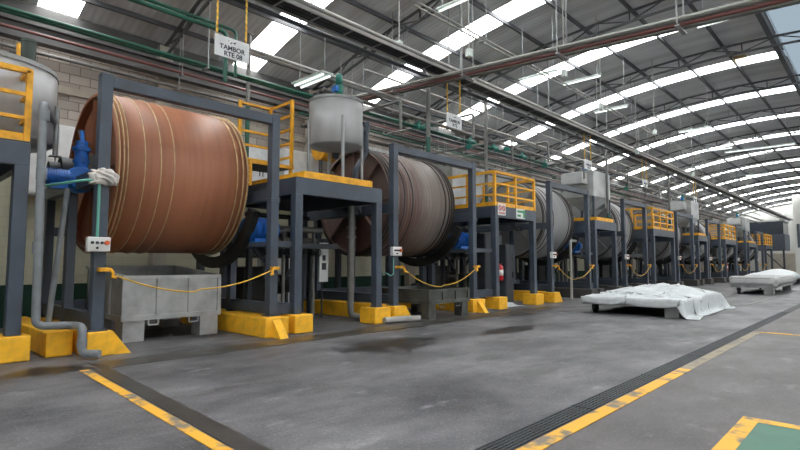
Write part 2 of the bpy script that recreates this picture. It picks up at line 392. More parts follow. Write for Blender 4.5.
# glazed monitor strip that stands a little above the vault
mon = MB(); mon.box((-12, .3, 10.9), (92, EDGE + .2, 10.92)); mon.box((-12, .3, 10), (92, .32, 10.9)); mon.box((-12, EDGE + .18, 10.1), (92, EDGE + .2, 10.9))
struct('window_%d' % (wn + 2), mon, M['monitor'])
tn = 0
def trim(mb, m):
    global tn; tn += 1
    return struct('trim_%d' % tn, mb, m)
for y in PUR:
    if y == 2.75: trim(MB().box((-12, y - .05, zroof(y) - .24), (92, y + .12, zroof(y) - .02)), M['truss'])
    else: trim(MB().box((-12, y - .035, zroof(y) - .15), (92, y + .035, zroof(y) - .02)), M['truss'])
# arched trusses halfway between the skylights
for s in SK:
    x = s + 2.79
    if x < -11 or x > 88: continue
    mb = MB(); N = 14; P = []; Q = []
    for i in range(N + 1):
        y = .4 + (YW - .2 - .4) * i / N; P.append((x, y, zroof(y) - .2)); Q.append((x, y, zroof(y) - .55))
    for i in range(N):
        mb.beam(P[i], P[i + 1], .07, .07); mb.beam(Q[i], Q[i + 1], .07, .07)
        mb.beam(P[i], Q[i + 1] if i % 2 == 0 else Q[i], .035, .035)
        mb.beam(Q[i] if i % 2 else P[i + 1], P[i + 1] if i % 2 else Q[i + 1], .035, .035)
    trim(mb, M['truss'])
    trim(MB().box((x - .2, YW - .3, 0), (x + .2, YW - .002, 8.2)), M['column'])
# eaves beam on the rear wall (I section)
mb = MB(); mb.box((-12, YW - .75, 7.55), (92, YW - .45, 7.6)).box((-12, YW - .75, 7.15), (92, YW - .45, 7.2)).box((-12, YW - .62, 7.2), (92, YW - .58, 7.55))
trim(mb, M['beam'])
trim(MB().box((-12, YW - .06, 7.4), (92, YW - .003, zroof(YW) - .03)), M['beam'])
trim(MB().box((-12, YW - .12, 6.15), (92, YW - .002, 6.35)), M['column'])
# floor: lines, gutters, grates
trim(MB().box((2.63, 8.72, .001), (17.5, 9.36, .006)), M['wet'])
trim(MB().beam((2.64, 8.75, .003), (2.38, 2.7, .003), .22, .006), M['wet'])
trim(MB().beam((2.43, 8.8, .005), (2.19, 2.7, .005), .12, .008), M['line'])
trim(MB().box((1.0, 2.24, .002), (8.7, 2.40, .009)), M['line'])
trim(MB().box((8.7, 2.24, .002), (14.4, 2.40, .007)), M['line_worn'])
trim(MB().box((14.4, -4, .002), (14.55, 2.40, .009)), M['line'])
trim(MB().box((1.0, 2.43, .001), (70, 2.66, .005)), M['black'])
trim(MB().box((16.2, 4.0, .001), (60, 4.12, .006)), M['wet'])
mb = MB().box((1.5, 1.04, .002), (6.46, 1.19, .009)).box((6.31, -4, .002), (6.46, 1.04, .009)); trim(mb, M['line'])
trim(MB().box((1.5, -4, .002), (6.31, 1.04, .006)), M['green_floor'])
for i in range(9):
    x0 = 1.2 + i * 2.2
    t = thing('drain_grate', (x0, 2.545, 0), '%s dark steel grate of the long floor drain from the near end' % ORD[i], 'drain grate', 'grates of the long floor drain')
    mb = MB()
    for k in range(6): mb.box((.01, -.11 + k * .042, .002), (2.19, -.093 + k * .042, .014))
    mb.build('bar', M['steel_dark'], t)
    mb = MB()
    for k in range(23): mb.box((.02 + k * .0975, -.112, .002), (.032 + k * .0975, .118, .011))
    mb.build('cross_bar', M['steel_dark'], t)

# ------------------------------------------------------------------ far end of the hall
t = thing('office_cabin', (79, 10.7, 0), 'dark two-storey office cabin on legs at the far end of the hall', 'office')
MB().box((0, -1.4, 3.2), (4.5, 3.4, 5.2)).build('cabin_body', M['office'], t)
MB().box((0.1, -1.3, 5.2), (4.5, 2.2, 6.8)).build('window_band', M['glass'], t)
MB().box((-.1, -1.5, 6.8), (4.6, 3.5, 7.0)).build('roof', M['grey_tank'], t)
for y in (-1.2, 1.0, 3.2): MB().box((.1, y - .1, 0), (.3, y + .1, 3.2)).build('leg', M['steel_dark'], t)
mb = MB().beam((.2, -1.2, .8), (.2, .9, 3.2), .12, .12); mb.build('brace', M['steel_dark'], t)
mb = MB().box((76.5, 5.9, 0), (78.4, 8.1, 9.7))
for k in range(11): mb.box((76.44, 5.95 + k * .19, 0), (76.5, 6.03 + k * .19, 9.7))
trim(mb, M['endwall'])
for y in (7.5, 6.8): trim(MB().box((76.38, y, 3.4), (76.44, y + .3, 6.2)), M['office'])
trim(MB().box((87.8, 8.8, 0), (88, 12.8, 2.9)), M['column'])

# ------------------------------------------------------------------ drums and their frames
UN = [dict(xl=2.84, xr=6.56, a=3.35, b=6.17, m='drum_brown', d='rust-brown drum'),
      dict(xl=10.3, xr=14.3, a=10.85, b=13.98, m='drum_mixed', d='brown and grey stained drum')]
for i, (xl, xr) in enumerate(((19.55, 23.4), (27.7, 31.2), (37.0, 40.9), (45.0, 49.0), (55.1, 59.4), (65.0, 68.8))):
    UN.append(dict(xl=xl, xr=xr, a=xl + .55, b=xr - .28, m='drum_grey', d=ORD[i + 2] + ' drum of the row'))
YD, ZD, RD = 12.4, 3.55, 1.72
def make_drum(i, u):
    L = u['b'] - u['a']; c = (u['a'] + u['b']) / 2
    lab = {0: 'huge rust-brown wooden drum with thin brass hoops, nearest the camera', 1: 'huge wooden drum stained brown to grey, with dark iron hoops'}.get(i, 'pale grey wooden drum with dark hoops, %s from the camera' % ORD[i])
    t = thing('tanning_drum', (c, YD, ZD), lab, 'drum', 'tanning drums in a row')
    h = L / 2; R = RD
    prof = [(.0, -h + .16), (R - .14, -h + .16), (R - .1, -h), (R - .03, -h), (R - .02, -h + .22), (R - .005, -h + .23), (R, 0), (R - .005, h - .23), (R - .02, h - .22), (R - .03, h), (R - .1, h), (R - .14, h - .16), (0, h - .16)]
    o = MB().lathe(prof[2:11], 'X', n=96).build('barrel', M[u['m']], t)
    MB().lathe([(0.01, -h + .16), (R - .1, -h + .16), (R - .1, -h + .02)], 'X', n=64, smooth=False).build('end_head', M[u['m']], t)
    MB().lathe([(0.01, h - .16), (R - .1, h - .16), (R - .1, h - .02)], 'X', n=64, smooth=False).build('end_head', M[u['m']], t)
    hx = [-h + .05, -h + .13, -h + .2, -h + .52, -h + .83, -h + 1.1, h - .29, h - .14, h - .03]
    if i >= 1: hx = [-h + .04, -h + .16, -h + .3, -h + .62, -h + 1.0, h - .5, h - .3, h - .16, h - .04]
    wv = .008 if i == 0 else .022
    for x in hx:
        MB().lathe([(R - .03, x - wv), (R + .018, x - wv), (R + .022, x), (R + .018, x + wv), (R - .03, x + wv)], 'X', n=96).build('hoop', M['hoop' if i == 0 else 'hoop_dark'], t)
    MB().tube((-h - .75, 0, 0), (-h + .2, 0, 0), .13, 20).build('axle', M['steel_dark'], t)
    MB().tube((h - .2, 0, 0), (h + .45, 0, 0), .13, 20).build('axle', M['steel_dark'], t)
    MB().lathe([(.12, -h + .02), (.4, -h + .02), (.4, -h + .17)], 'X', n=24, smooth=False).build('hub', M['steel_dark'], t)
    # door hatch
    # end stiffening bars on the near head
    mb = MB()
    for k in range(4):
        a = k * PI / 4; d = Vector((0, math.cos(a), math.sin(a)))
        mb.beam(Vector((-h + .1, 0, 0)) - d * (R - .12), Vector((-h + .1, 0, 0)) + d * (R - .12), .05, .14, (1, 0, 0))
    mb.build('end_bar', M[u['m']], t)
    # toothed drive ring at the far end
    RG = R - .3
    mb = MB(); n = 96; vs = []
    mb.lathe([(RG - .2, h - .02), (RG + .06, h - .02), (RG + .06, h + .12), (RG - .2, h + .12), (RG - .2, h - .02)], 'X', n=96, smooth=False)
    for k in range(n):
        a = 2 * PI * k / n; d = Vector((0, math.cos(a), math.sin(a)))
        mb.beam(d * (RG + .06) + Vector((h + .06, 0, 0)), d * (RG + .1) + Vector((h + .06, 0, 0)), .05, .11, (1, 0, 0))
    mb.build('gear_ring', M['gear'], t)
    return t

def make_frame(i, u):
    xl, xr = u['xl'], u['xr']; cx = (xl + xr) / 2; hl = (xr - xl) / 2; p = .2
    t = thing('drum_frame', (cx, 10.12, 0), 'blue-grey steel gantry frame around the %s' % u['d'], 'frame', 'steel frames of the drums')
    z0 = .42
    for s, x0 in ((-1, -hl), (1, hl - p)):
        mb = MB().box((x0, -.1, z0), (x0 + p, .1, 5.0), .012)
        mb.build('post', M['steel'], t)
        MB().box((x0 - .05, -.15, z0), (x0 + p + .05, .15, z0 + .025)).build('base_plate', M['steel'], t)
        for zf in (3.0, 3.05): MB().box((x0 - .025, -.125, zf), (x0 + p + .025, .125, zf + .03)).build('flange', M['steel'], t)
        for yb in (1.7, 3.4): MB().box((x0 + .02, yb, z0), (x0 + p - .02, yb + .2, 3.0), .01).build('rear_post', M['steel'], t)
        MB().box((x0 + .01, .1, 3.02), (x0 + p - .01, 3.9, 3.28), .01).build('side_beam', M['steel'], t)
        MB().box((x0 + .03, .1, z0 + .04), (x0 + p - .03, 3.4, z0 + .3), .01).build('base_beam', M['steel'], t)
        xb = x0 + p / 2
        mb = MB().box((xb - .16, YD - 10.12 - .3, 3.28), (xb + .16, YD - 10.12 + .3, 3.36)).tube((xb - .14, YD - 10.12, 3.55), (xb + .14, YD - 10.12, 3.55), .24, 20)
        mb.build('bearing', M['steel_dark'], t)
    MB().box((-hl + p, -.09, 4.76), (hl - p, .09, 4.97), .01).build('top_beam', M['steel'], t)
    MB().box((-hl + p, 3.5, 2.2), (hl - p, 3.62, 2.4)).build('cross_beam', M['steel'], t)
    MB().box((-hl + p, 3.5, .5), (hl - p, 3.62, .75)).build('cross_beam', M['steel'], t)
    # curved gear guard hung below the drive ring
    mb = MB(); R1, R2 = RD + .08, RD + .36; vs = []; fs = []; n = 20
    cxg = u['b'] + .02 - cx
    for k in range(n + 1):
        a = math.radians(180 + 22 + 130 * k / n); cy, cz = YD - 10.12, ZD
        for (r, x) in ((R1, 0), (R2, 0), (R2, .16), (R1, .16)): vs.append((cxg + x, cy + r * math.cos(a), cz + r * math.sin(a)))
    for k in range(n):
        for q in range(4): fs.append((k * 4 + q, k * 4 + (q + 1) % 4, k * 4 + 4 + (q + 1) % 4, k * 4 + 4 + q))
    fs += [(0, 1, 2, 3), (n * 4 + 3, n * 4 + 2, n * 4 + 1, n * 4)]
    mb.add(vs, fs); mb.build('gear_guard', M['gear'], t)
    return t

def control_box(i, u):
    x = u['xl'] + .13
    t = thing('control_box', (x - .1, 10.02, 1.8), 'small white push-button box on the left post of the %s' % u['d'], 'control box', 'push-button boxes on the posts')
    MB().box((-.17, -.12, 0), (.19, .0, .25), .015).build('enclosure', M['white'], t)
    for k in range(3): MB().tube((-.1 + k * .075, -.12, .15), (-.1 + k * .075, -.15, .15), .025, 12).build('push_button', M['ink'], t.children[0])
    b_ = MB().tube((.125, -.12, .15), (.125, -.165, .15), .04, 14).build('stop_button', M['orange'], t); b_['label'] = 'orange stop button'
    MB().tube((-.02, -.12, .06), (-.02, -.14, .06), .02, 12).build('indicator', M['ink'], t)

def safety_rope(i, u):
    xa, xb = u['xl'] + .13, u['xr'] - .13
    t = thing('safety_rope', ((xa + xb) / 2, 9.9, 1.45), 'yellow safety rope hung across the front of the %s' % u['d'], 'rope', 'yellow ropes across the drum bays')
    L = (xb - xa); hl = L / 2; pts = []; sag = .34 if i == 0 else .5
    for k in range(25):
        s = -1 + 2 * k / 24; pts.append((s * (hl - .18), -.06 + .01 * math.sin(k * 3), -.02 - sag * (1 - s * s) + (-.05 if s < 0 else 0)))
    mb = MB().path(pts, .014, 6); mb.build('rope', M['chain'], t)
    for s in (-1, 1):
        x = s * hl
        mb = MB().box((x - .08, -.06, .0), (x + .1 * (1 if s < 0 else .8), .118, .07), .01)
        mb.path([(x - s * .08, -.05, .05), (x - s * .13, -.06, -.02), (x - s * .12, -.07, -.09), (x - s * .18, -.07, -.1)], .03, 8)
        mb.build('hook', M['yellow'], t)

def plinth(x0, x1, y0, y1, label, wedge=None, h=.42):
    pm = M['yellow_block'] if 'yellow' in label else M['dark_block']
    t = thing('concrete_plinth', ((x0 + x1) / 2, y0, 0), label, 'plinth', 'concrete plinths under the posts')
    hw = (x1 - x0) / 2
    MB().box((-hw, 0, 0), (hw, y1 - y0, h), .025).build('block', pm, t)
    if wedge:
        if wedge == 'R':
            v = [(hw, .02, 0), (hw, .02, h - .02), (hw + .3, .02, 0), (hw, .2, 0), (hw, .2, h - .02), (hw + .3, .2, 0)]
            MB().add(v, [(0, 2, 1), (3, 4, 5), (0, 1, 4, 3), (1, 2, 5, 4), (0, 3, 5, 2)]).build('wedge', pm, t)
        else:
            v = [(-.12, -.0, 0), (-.12, -.0, h - .04), (-.12, -.32, 0), (.08, -.0, 0), (.08, -.0, h - .04), (.08, -.32, 0)]
            MB().add(v, [(0, 1, 2), (3, 5, 4), (0, 3, 4, 1), (1, 4, 5, 2), (0, 2, 5, 3)]).build('wedge', pm, t)
    return t
def rotary_drive(i, u):
    B = 'blue' if i == 0 else 'steel_dark'
    # blue rotary union and valve at the near end of the axle
    xa = u['xl'] + .05
    t = thing('drive_motor', (xa - .02, YD - .3, 3.02), ('blue' if i == 0 else 'dark') + ' axle motor with upright actuator, near end of the %s' % u['d'], 'motor', 'motors at the drum axles')
    MB().tube((-.78, -.85, .32), (-.1, -.85, .32), .2, 20).build('motor_body', M[B], t)
    mb = MB()
    for k in range(9): mb.lathe([(.2, -.72 + k * .06), (.225, -.72 + k * .06), (.225, -.705 + k * .06), (.2, -.705 + k * .06)], 'X', (0, -.85, .32), 18, False)
    mb.build('cooling_fin', M[B], t.children[0])
    MB().box((-.6, -1.02, 0), (-.2, -.68, .14)).build('foot', M[B], t)
    MB().lathe([(.01, -.34), (.3, -.34), (.36, -.2), (.36, .1), (.3, .24), (.01, .24)], 'Y', (.12, -.7, .3), 20, False).build('gear_housing', M[B], t)
    mb = MB().lathe([(.02, 0), (.17, 0), (.17, .62), (.22, .62), (.22, .72), (.15, .74), (.15, .9), (.02, .92)], 'Z', (.16, -.7, .5), 20, False)
    mb.lathe([(.17, .3), (.21, .3), (.21, .36), (.17, .36)], 'Z', (.16, -.7, .5), 20, False)
    mb.build('actuator', M[B], t)
    MB().tube((.22, -.55, 1.2), (.22, -.4, 1.75), .06, 10).build('air_cylinder', M[B], t)
    t.scale = (.72, .72, .72)
    return t
for i, u in enumerate(UN):
    make_drum(i, u); make_frame(i, u); control_box(i, u); safety_rope(i, u); rotary_drive(i, u)
    d = u['d']; xl, xr = u['xl'], u['xr']
    if i == 0:
        plinth(xl - .08, xl + .34, 9.93, 14.0, 'sloped yellow concrete plinth under the near post of the %s' % d, 'R')
        plinth(xl - .56, xl - .16, 10.4, 14.0, 'long yellow concrete kerb left of the grey pipe elbow, beside the %s' % d)
        plinth(xr - .5, xr + .1, 9.7, 14.0, 'long yellow concrete plinth under the far post of the %s' % d, 'F')
    else:
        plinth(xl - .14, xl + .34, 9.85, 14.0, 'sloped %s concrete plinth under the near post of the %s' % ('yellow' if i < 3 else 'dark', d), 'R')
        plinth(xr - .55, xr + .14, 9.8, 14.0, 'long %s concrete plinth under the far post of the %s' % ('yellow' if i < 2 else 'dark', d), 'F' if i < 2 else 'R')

# ------------------------------------------------------------------ work platforms between the drums
PL = [(-2.2, 1.92, 'rail'), (7.0, 9.83, 'tank'), (15.42, 18.3, 'rail'), (23.9, 26.55, 'tank'), (32.2, 36.3, 'rail'),
      (42.0, 44.6, 'tank'), (50.5, 54.7, 'rail'), (60.5, 64.6, 'tank'), (70.2, 74.6, 'rail')]
def railing(t, pts, z0, z1, mids=2, toe=True, m='yellow', closed=False):
    # posts at each point and intermediates, rails between
    mb = MB(); pr = .045
    for k in range(len(pts) - 1):
        a, b_ = Vector(pts[k] + (0,)), Vector(pts[k + 1] + (0,)); n = max(1, round((b_ - a).length / 1.3))
        for j in range(n + (k == len(pts) - 2)):
            p = a.lerp(b_, j / n)
            o = MB().box((p.x - pr, p.y - pr, z0), (p.x + pr, p.y + pr, z1)).build('guard_post', M[m], t)
        z = lambda h: Vector((0, 0, h))
        mb.beam(a + z(z1), b_ + z(z1), .09, .09)
        for q in range(mids): mb.beam(a + z(z0 + (z1 - z0) * (q + 1) / (mids + 1)), b_ + z(z0 + (z1 - z0) * (q + 1) / (mids + 1)), .06, .06)
        if toe: mb.beam(a + z(z0 + .07), b_ + z(z0 + .07), .03, .15)
    mb.build('guard_rail', M[m], t)
def platform(i, x0, x1, kind):
    lab = ['grey steel platform with yellow railing at the left edge of the picture', 'grey steel platform under the round grey tank, with yellow kick plate',
           'grey steel platform with yellow railing and two small safety signs', 'grey steel platform with yellow kick plate under the first square grey hopper']
    lab = lab[i] if i < 4 else 'distant grey steel platform with yellow %s, %s of the row' % ('railing' if kind == 'rail' else 'kick plate', ORD[i])
    t = thing('work_platform', (x0, 10.36 if i == 0 else 10.0, 0), lab, 'platform', 'steel platforms between the drums')
    L = x1 - x0; D = 3.6
    pw = .21
    for x in (0, L - pw):
        for y in (0, D - pw):
            MB().box((x, y, .42), (x + pw, y + pw, 3.22), .012).build('post', M['steel'], t)
    if i == 1:
        MB().box((L - pw - .02, -.02, .42), (L + .02, pw + .02, .45)).build('flange', M['steel'], t)
    for y in (0, D - .14): MB().box((0, y, 3.22), (L, y + .14, 3.6), .01).build('edge_beam', M['steel'], t)
    for x in (0, L - .14): MB().box((x, .14, 3.22), (x + .14, D - .14, 3.6), .01).build('side_beam', M['steel'], t)
    MB().box((.01, .01, 3.6), (L - .01, D - .01, 3.63)).build('deck', M['steel_dark'], t)
    if kind == 'rail':
        z0, z1 = 3.63, 4.85
        if i == 0: railing(t, [(0, .1), (L - .05, .1), (L - .05, 1.0)], z0, z1, 2, True)
        else: railing(t, [(.05, 2.4), (.05, .05), (L - .05, .05), (L - .05, 2.4)], z0, z1, 2, True)
    else:
        MB().box((.25, .02, 3.63), (L - .35, .06, 3.8)).box((.25, .06, 3.63), (.29, D - .1, 3.8)).build('kick_plate', M['yellow'], t)
    # stiffeners and shelf beams below
    MB().box((pw, 1.6, 2.0), (L - pw, 1.74, 2.14)).build('cross_beam', M['steel_dark'], t)
    return t
for i, (x0, x1, kind) in enumerate(PL):
    platform(i, x0, x1, kind)
    nm = ['railed platform at the left edge', 'platform of the round tank', 'railed platform with safety signs'][i] if i < 3 else '%s platform' % ORD[i]
    if i == 0:
        plinth(1.35, 2.05, 10.3, 10.9, 'yellow concrete block under the post at the left edge of the picture'); continue
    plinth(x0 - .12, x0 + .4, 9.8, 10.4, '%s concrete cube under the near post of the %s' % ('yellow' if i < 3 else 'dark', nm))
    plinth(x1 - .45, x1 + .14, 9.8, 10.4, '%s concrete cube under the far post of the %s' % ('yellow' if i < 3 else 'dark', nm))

# signs on the platform edge beam
t = thing('safety_sign', (15.72, 9.995, 3.3), 'small white sign with red prohibition circles on the platform beam', 'sign')
MB().box((-.16, -.02, 0), (.34, -.002, .42)).build('plate', M['white'], t)
mb = MB()
for (cx_, cz_) in ((-.03, .26), (.2, .26)):
    mb.lathe([(.065, -.026), (.1, -.026), (.1, -.021), (.065, -.021), (.065, -.026)], 'Y', (cx_, 0, cz_), 20, False)
    mb.beam((cx_ - .06, -.023, cz_ + .06), (cx_ + .06, -.023, cz_ - .06), .005, .025, (0, 0, 1))
mb.box((-.1, -.025, .06), (.28, -.021, .1)); mb.build('red_marks', M['red'], t)
t = thing('safety_sign', (17.1, 9.995, 3.26), 'small white and green sign on the platform beam', 'sign')
MB().box((-.3, -.02, 0), (.32, -.002, .36)).build('plate', M['white'], t)
MB().box((-.24, -.025, .22), (.27, -.021, .3)).box((-.24, -.025, .06), (.0, -.021, .15)).box((.18, -.025, .04), (.32, -.021, .33)).build('green_marks', M['sign_green'], t)

# ------------------------------------------------------------------ tanks on the platforms
def round_tank(loc, R, h, legs, lab, mixer=True, cone=.32):
    t = thing('mixing_tank', loc, lab, 'tank')
    z0 = legs
    MB().lathe([(.12, z0 - cone), (R * .93, z0 - .05), (R, z0), (R, z0 + h), (R - .03, z0 + h + .03), (R - .05, z0 + h), (R - .05, z0 + .05)], n=56).build('shell', M['stainless'], t)
    MB().lathe([(R, z0 + h - .05), (R + .02, z0 + h - .05), (R + .02, z0 + h + .03), (R - .02, z0 + h + .03)], n=56, smooth=False).build('rim', M['galv'], t)
    mb = MB().lathe([(.01, z0 - cone - .15), (.08, z0 - cone - .15), (.12, z0 - cone)], n=16); mb.build('outlet', M['steel_dark'], t)
    for k in range(4):
        a = PI / 4 + k * PI / 2 + .35; x, y = (R - .02) * math.cos(a), (R - .02) * math.sin(a)
        mb = MB().tube((x * 1.05, y * 1.05, 0), (x * 1.05, y * 1.05, z0 + h * .55), .045, 10).box((x * 1.05 - .09, y * 1.05 - .09, 0), (x * 1.05 + .09, y * 1.05 + .09, .015))
        mb.build('leg', M['galv'], t)
    if mixer:
        MB().box((-R, -.08, z0 + h + .03), (R, .08, z0 + h + .12)).build('bridge', M['steel_dark'], t)
    return t
t = round_tank((9.0, 11.0, 3.63), .74, 1.22, 1.2, 'round pale grey metal tank on legs standing on the platform between the first two drums', cone=.2)
def mixer(loc, lab, m1='green_motor'):
    t = thing('mixer_motor', loc, lab, 'motor')
    MB().lathe([(.01, 0), (.13, 0), (.13, .06), (.08, .08), (.08, .16), (.12, .17), (.12, .42), (.01, .44)], n=18, smooth=False).build('gearbox', M[m1], t)
    MB().lathe([(.01, .44), (.1, .44), (.1, .7), (.07, .74), (.01, .74)], n=18).build('motor_body', M['green_motor'], t)
    b = MB().box((-.19, -.1, .2), (-.1, .1, .36)); b.build('terminal_box', M['blue'], t)
mixer((9.1, 11.0, 3.63 + 1.2 + 1.22 + .12), 'teal and blue mixer motor on top of the round grey tank')
t = round_tank((1.45, 12.0, 3.63), 1.14, 1.32, .25, 'big round grey tank behind the yellow railing at the left edge', cone=.15)
t = thing('mixer_motor', (2.12, 12.1, 5.32), 'dark green mixer motor and yellow lever on the left tank', 'motor')
MB().lathe([(.01, 0), (.3, 0), (.3, .1), (.2, .14), (.2, .9), (.22, .92), (.22, 1.0), (.01, 1.04)], n=20, smooth=False).build('motor_body', mat('dark_green_motor', (52, 64, 58), .5), t)
MB().box((-.5, -.1, 0), (-.28, .1, .5)).build('gearbox', M['steel_dark'], t)
MB().tube((-.3, -.24, .05), (-.3, -.24, .75), .06, 10).build('lever', M['yellow'], t)
t.scale = (.62, .62, .66)
def hopper(x, y, z, lab):
    t = thing('feed_hopper', (x + .7, y, z), lab, 'hopper', 'square grey hoppers above the platforms')
    MB().box((-.95, -.8, 1.3), (1.15, .8, 2.6), .02).build('box_body', M['grey_tank'], t)
    MB().box((-1.6, -.5, 1.9), (-.95, .6, 2.45), .02).build('side_box', M['grey_tank'], t)
    MB().box((1.15, -.5, .9), (1.8, .6, 1.9), .02).build('side_box', M['grey_tank'], t)
    v = [(-.95, -.8, 1.3), (1.15, -.8, 1.3), (1.15, .8, 1.3), (-.95, .8, 1.3), (-.25, -.25, .7), (.35, -.25, .7), (.35, .25, .7), (-.25, .25, .7)]
    MB().add(v, [(0, 1, 5, 4), (1, 2, 6, 5), (2, 3, 7, 6), (3, 0, 4, 7), (7, 6, 5, 4)]).build('cone', M['grey_tank'], t)
    MB().tube((.05, 0, .0), (.05, 0, .71), .15, 14).build('outlet', M['steel_dark'], t)
    for a, b_ in ((-.9, -.75), (1.1, -.75), (1.1, .75), (-.9, .75)): MB().box((a - .05, b_ - .05, 0), (a + .05, b_ + .05, 1.3)).build('leg', M['steel'], t)
for k, (x, lab) in enumerate(((25.3, 'square grey hopper with side boxes above the third drum, nearest of its kind'), (42.7, 'square grey hopper behind the first one, middle of the three'),
                              (62.3, 'square grey hopper farthest from the camera, near the office'))):
    hopper(x, 11.3, 3.63, lab)
for k, x in enumerate((25.1, 42.5, 62.1)):
    mixer((x + .9, 11.3, 6.23), 'green mixer motor on the %s square hopper' % ('nearest', 'middle', 'farthest')[k])
# storage tanks behind the drums
def rect_tank(x0, x1, y0, y1, z0, z1, lab):
    t = thing('storage_tank', ((x0 + x1) / 2, (y0 + y1) / 2, z0), lab, 'tank')
    a, b_ = (x1 - x0) / 2, (y1 - y0) / 2
    MB().box((-a, -b_, 0), (a, b_, z1 - z0), .03).build('shell', M['grey_tank'], t)
    mb = MB()
    for x in (-a, 0, a): mb.box((x - .04, -b_ - .03, 0), (x + .04, -b_, z1 - z0))
    mb.build('stiffener', M['grey_tank'], t)
    for x in (-a + .1, a - .1):
        for y in (-b_ + .1, b_ - .1): MB().box((x - .08, y - .08, -z0), (x + .08, y + .08, 0)).build('leg', M['steel'], t)
rect_tank(18.6, 24.2, 14.35, 15.5, 4.2, 6.4, 'long pale grey tank on legs against the wall behind the third drum')
rect_tank(26.5, 31.5, 14.35, 15.5, 4.2, 6.2, 'long pale grey tank on legs against the wall behind the fourth drum')
rect_tank(12.6, 14.7, 14.4, 15.4, 4.0, 6.1, 'white upright tank on legs against the wall behind the stained drum')

# ------------------------------------------------------------------ steps and rails beside the round tank
t = thing('step_stand', (7.0, 12.1, 3.63), 'yellow step stand with tall ladder rails behind the first gantry frame', 'step stand')
MB().box((0, 0, .62), (1.35, 1.1, .68)).build('step_top', M['steel_dark'], t)
MB().box((-.02, -.02, .6), (1.37, .03, .7)).box((-.02, .03, .6), (.03, 1.12, .7)).build('edge', M['yellow'], t)
for x, y in ((.03, .03), (1.3, .03), (.03, 1.05), (1.3, 1.05)): MB().box((x - .04, y - .04, 0), (x + .04, y + .04, .6)).build('leg', M['yellow'], t)
for x, y in ((.3, 1.1), (1.3, .0), (1.3, 1.1)): MB().box((x - .04, y - .04, .68), (x + .04, y + .04, 2.6)).build('guard_post', M['yellow'], t)
mb = MB()
for k in range(5):
    z = .95 + k * .4
    mb.beam((1.3, 0, z), (1.3, 1.1, z), .06, .06); mb.beam((.3, 1.1, z), (1.3, 1.1, z), .06, .06)
mb.build('guard_rail', M['yellow'], t)
t = thing('feed_chute', (11.85, 14.85, 0), 'yellow chute on legs behind the round grey tank and the stained drum', 'chute')
MB().lathe([(.02, -.5), (.42, -.5), (.42, .5), (.02, .5)], 'X', (0, 0, 5.75), 26, False).build('hood', M['yellow'], t)
for x in (-.4, .4): MB().box((x - .05, -.05, 0), (x + .05, .05, 5.4)).build('leg', M['steel_dark'], t)
# white wall cabinets
def cabinet(x0, x1, z0, z1, lab, y=YW - .5, bits=True):
    t = thing('wall_cabinet', ((x0 + x1) / 2, YW, z0), lab, 'cabinet')
    a = (x1 - x0) / 2; d = YW - y
    MB().box((-a, -d, 0), (a, -.002, z1 - z0), .01).build('body', M['paper'], t)
    MB().box((-a + .05, -d - .02, .05), (-.02, -d, z1 - z0 - .05)).build('door', M['paper'], t)
    MB().box((.02, -d - .02, .05), (a - .05, -d, z1 - z0 - .05)).build('door', M['paper'], t)
    for s in (-.06, .06): MB().box((s - .012, -d - .05, (z1 - z0) * .45), (s + .012, -d - .02, (z1 - z0) * .55)).build('handle', M['steel_dark'], t)
cabinet(8.7, 10.1, 3.7, 5.6, 'white wall cabinet seen between first drum and gantry post')
cabinet(10.35, 12.0, 3.7, 5.7, 'white wall cabinet behind the yellow ladder rails')
cabinet(2.6, 4.3, 3.3, 5.2, 'white wall cabinet behind the blue motor of the rust-brown drum')
cabinet(14.9, 16.6, 4.6, 6.4, 'white wall cabinet behind the railed platform with signs')

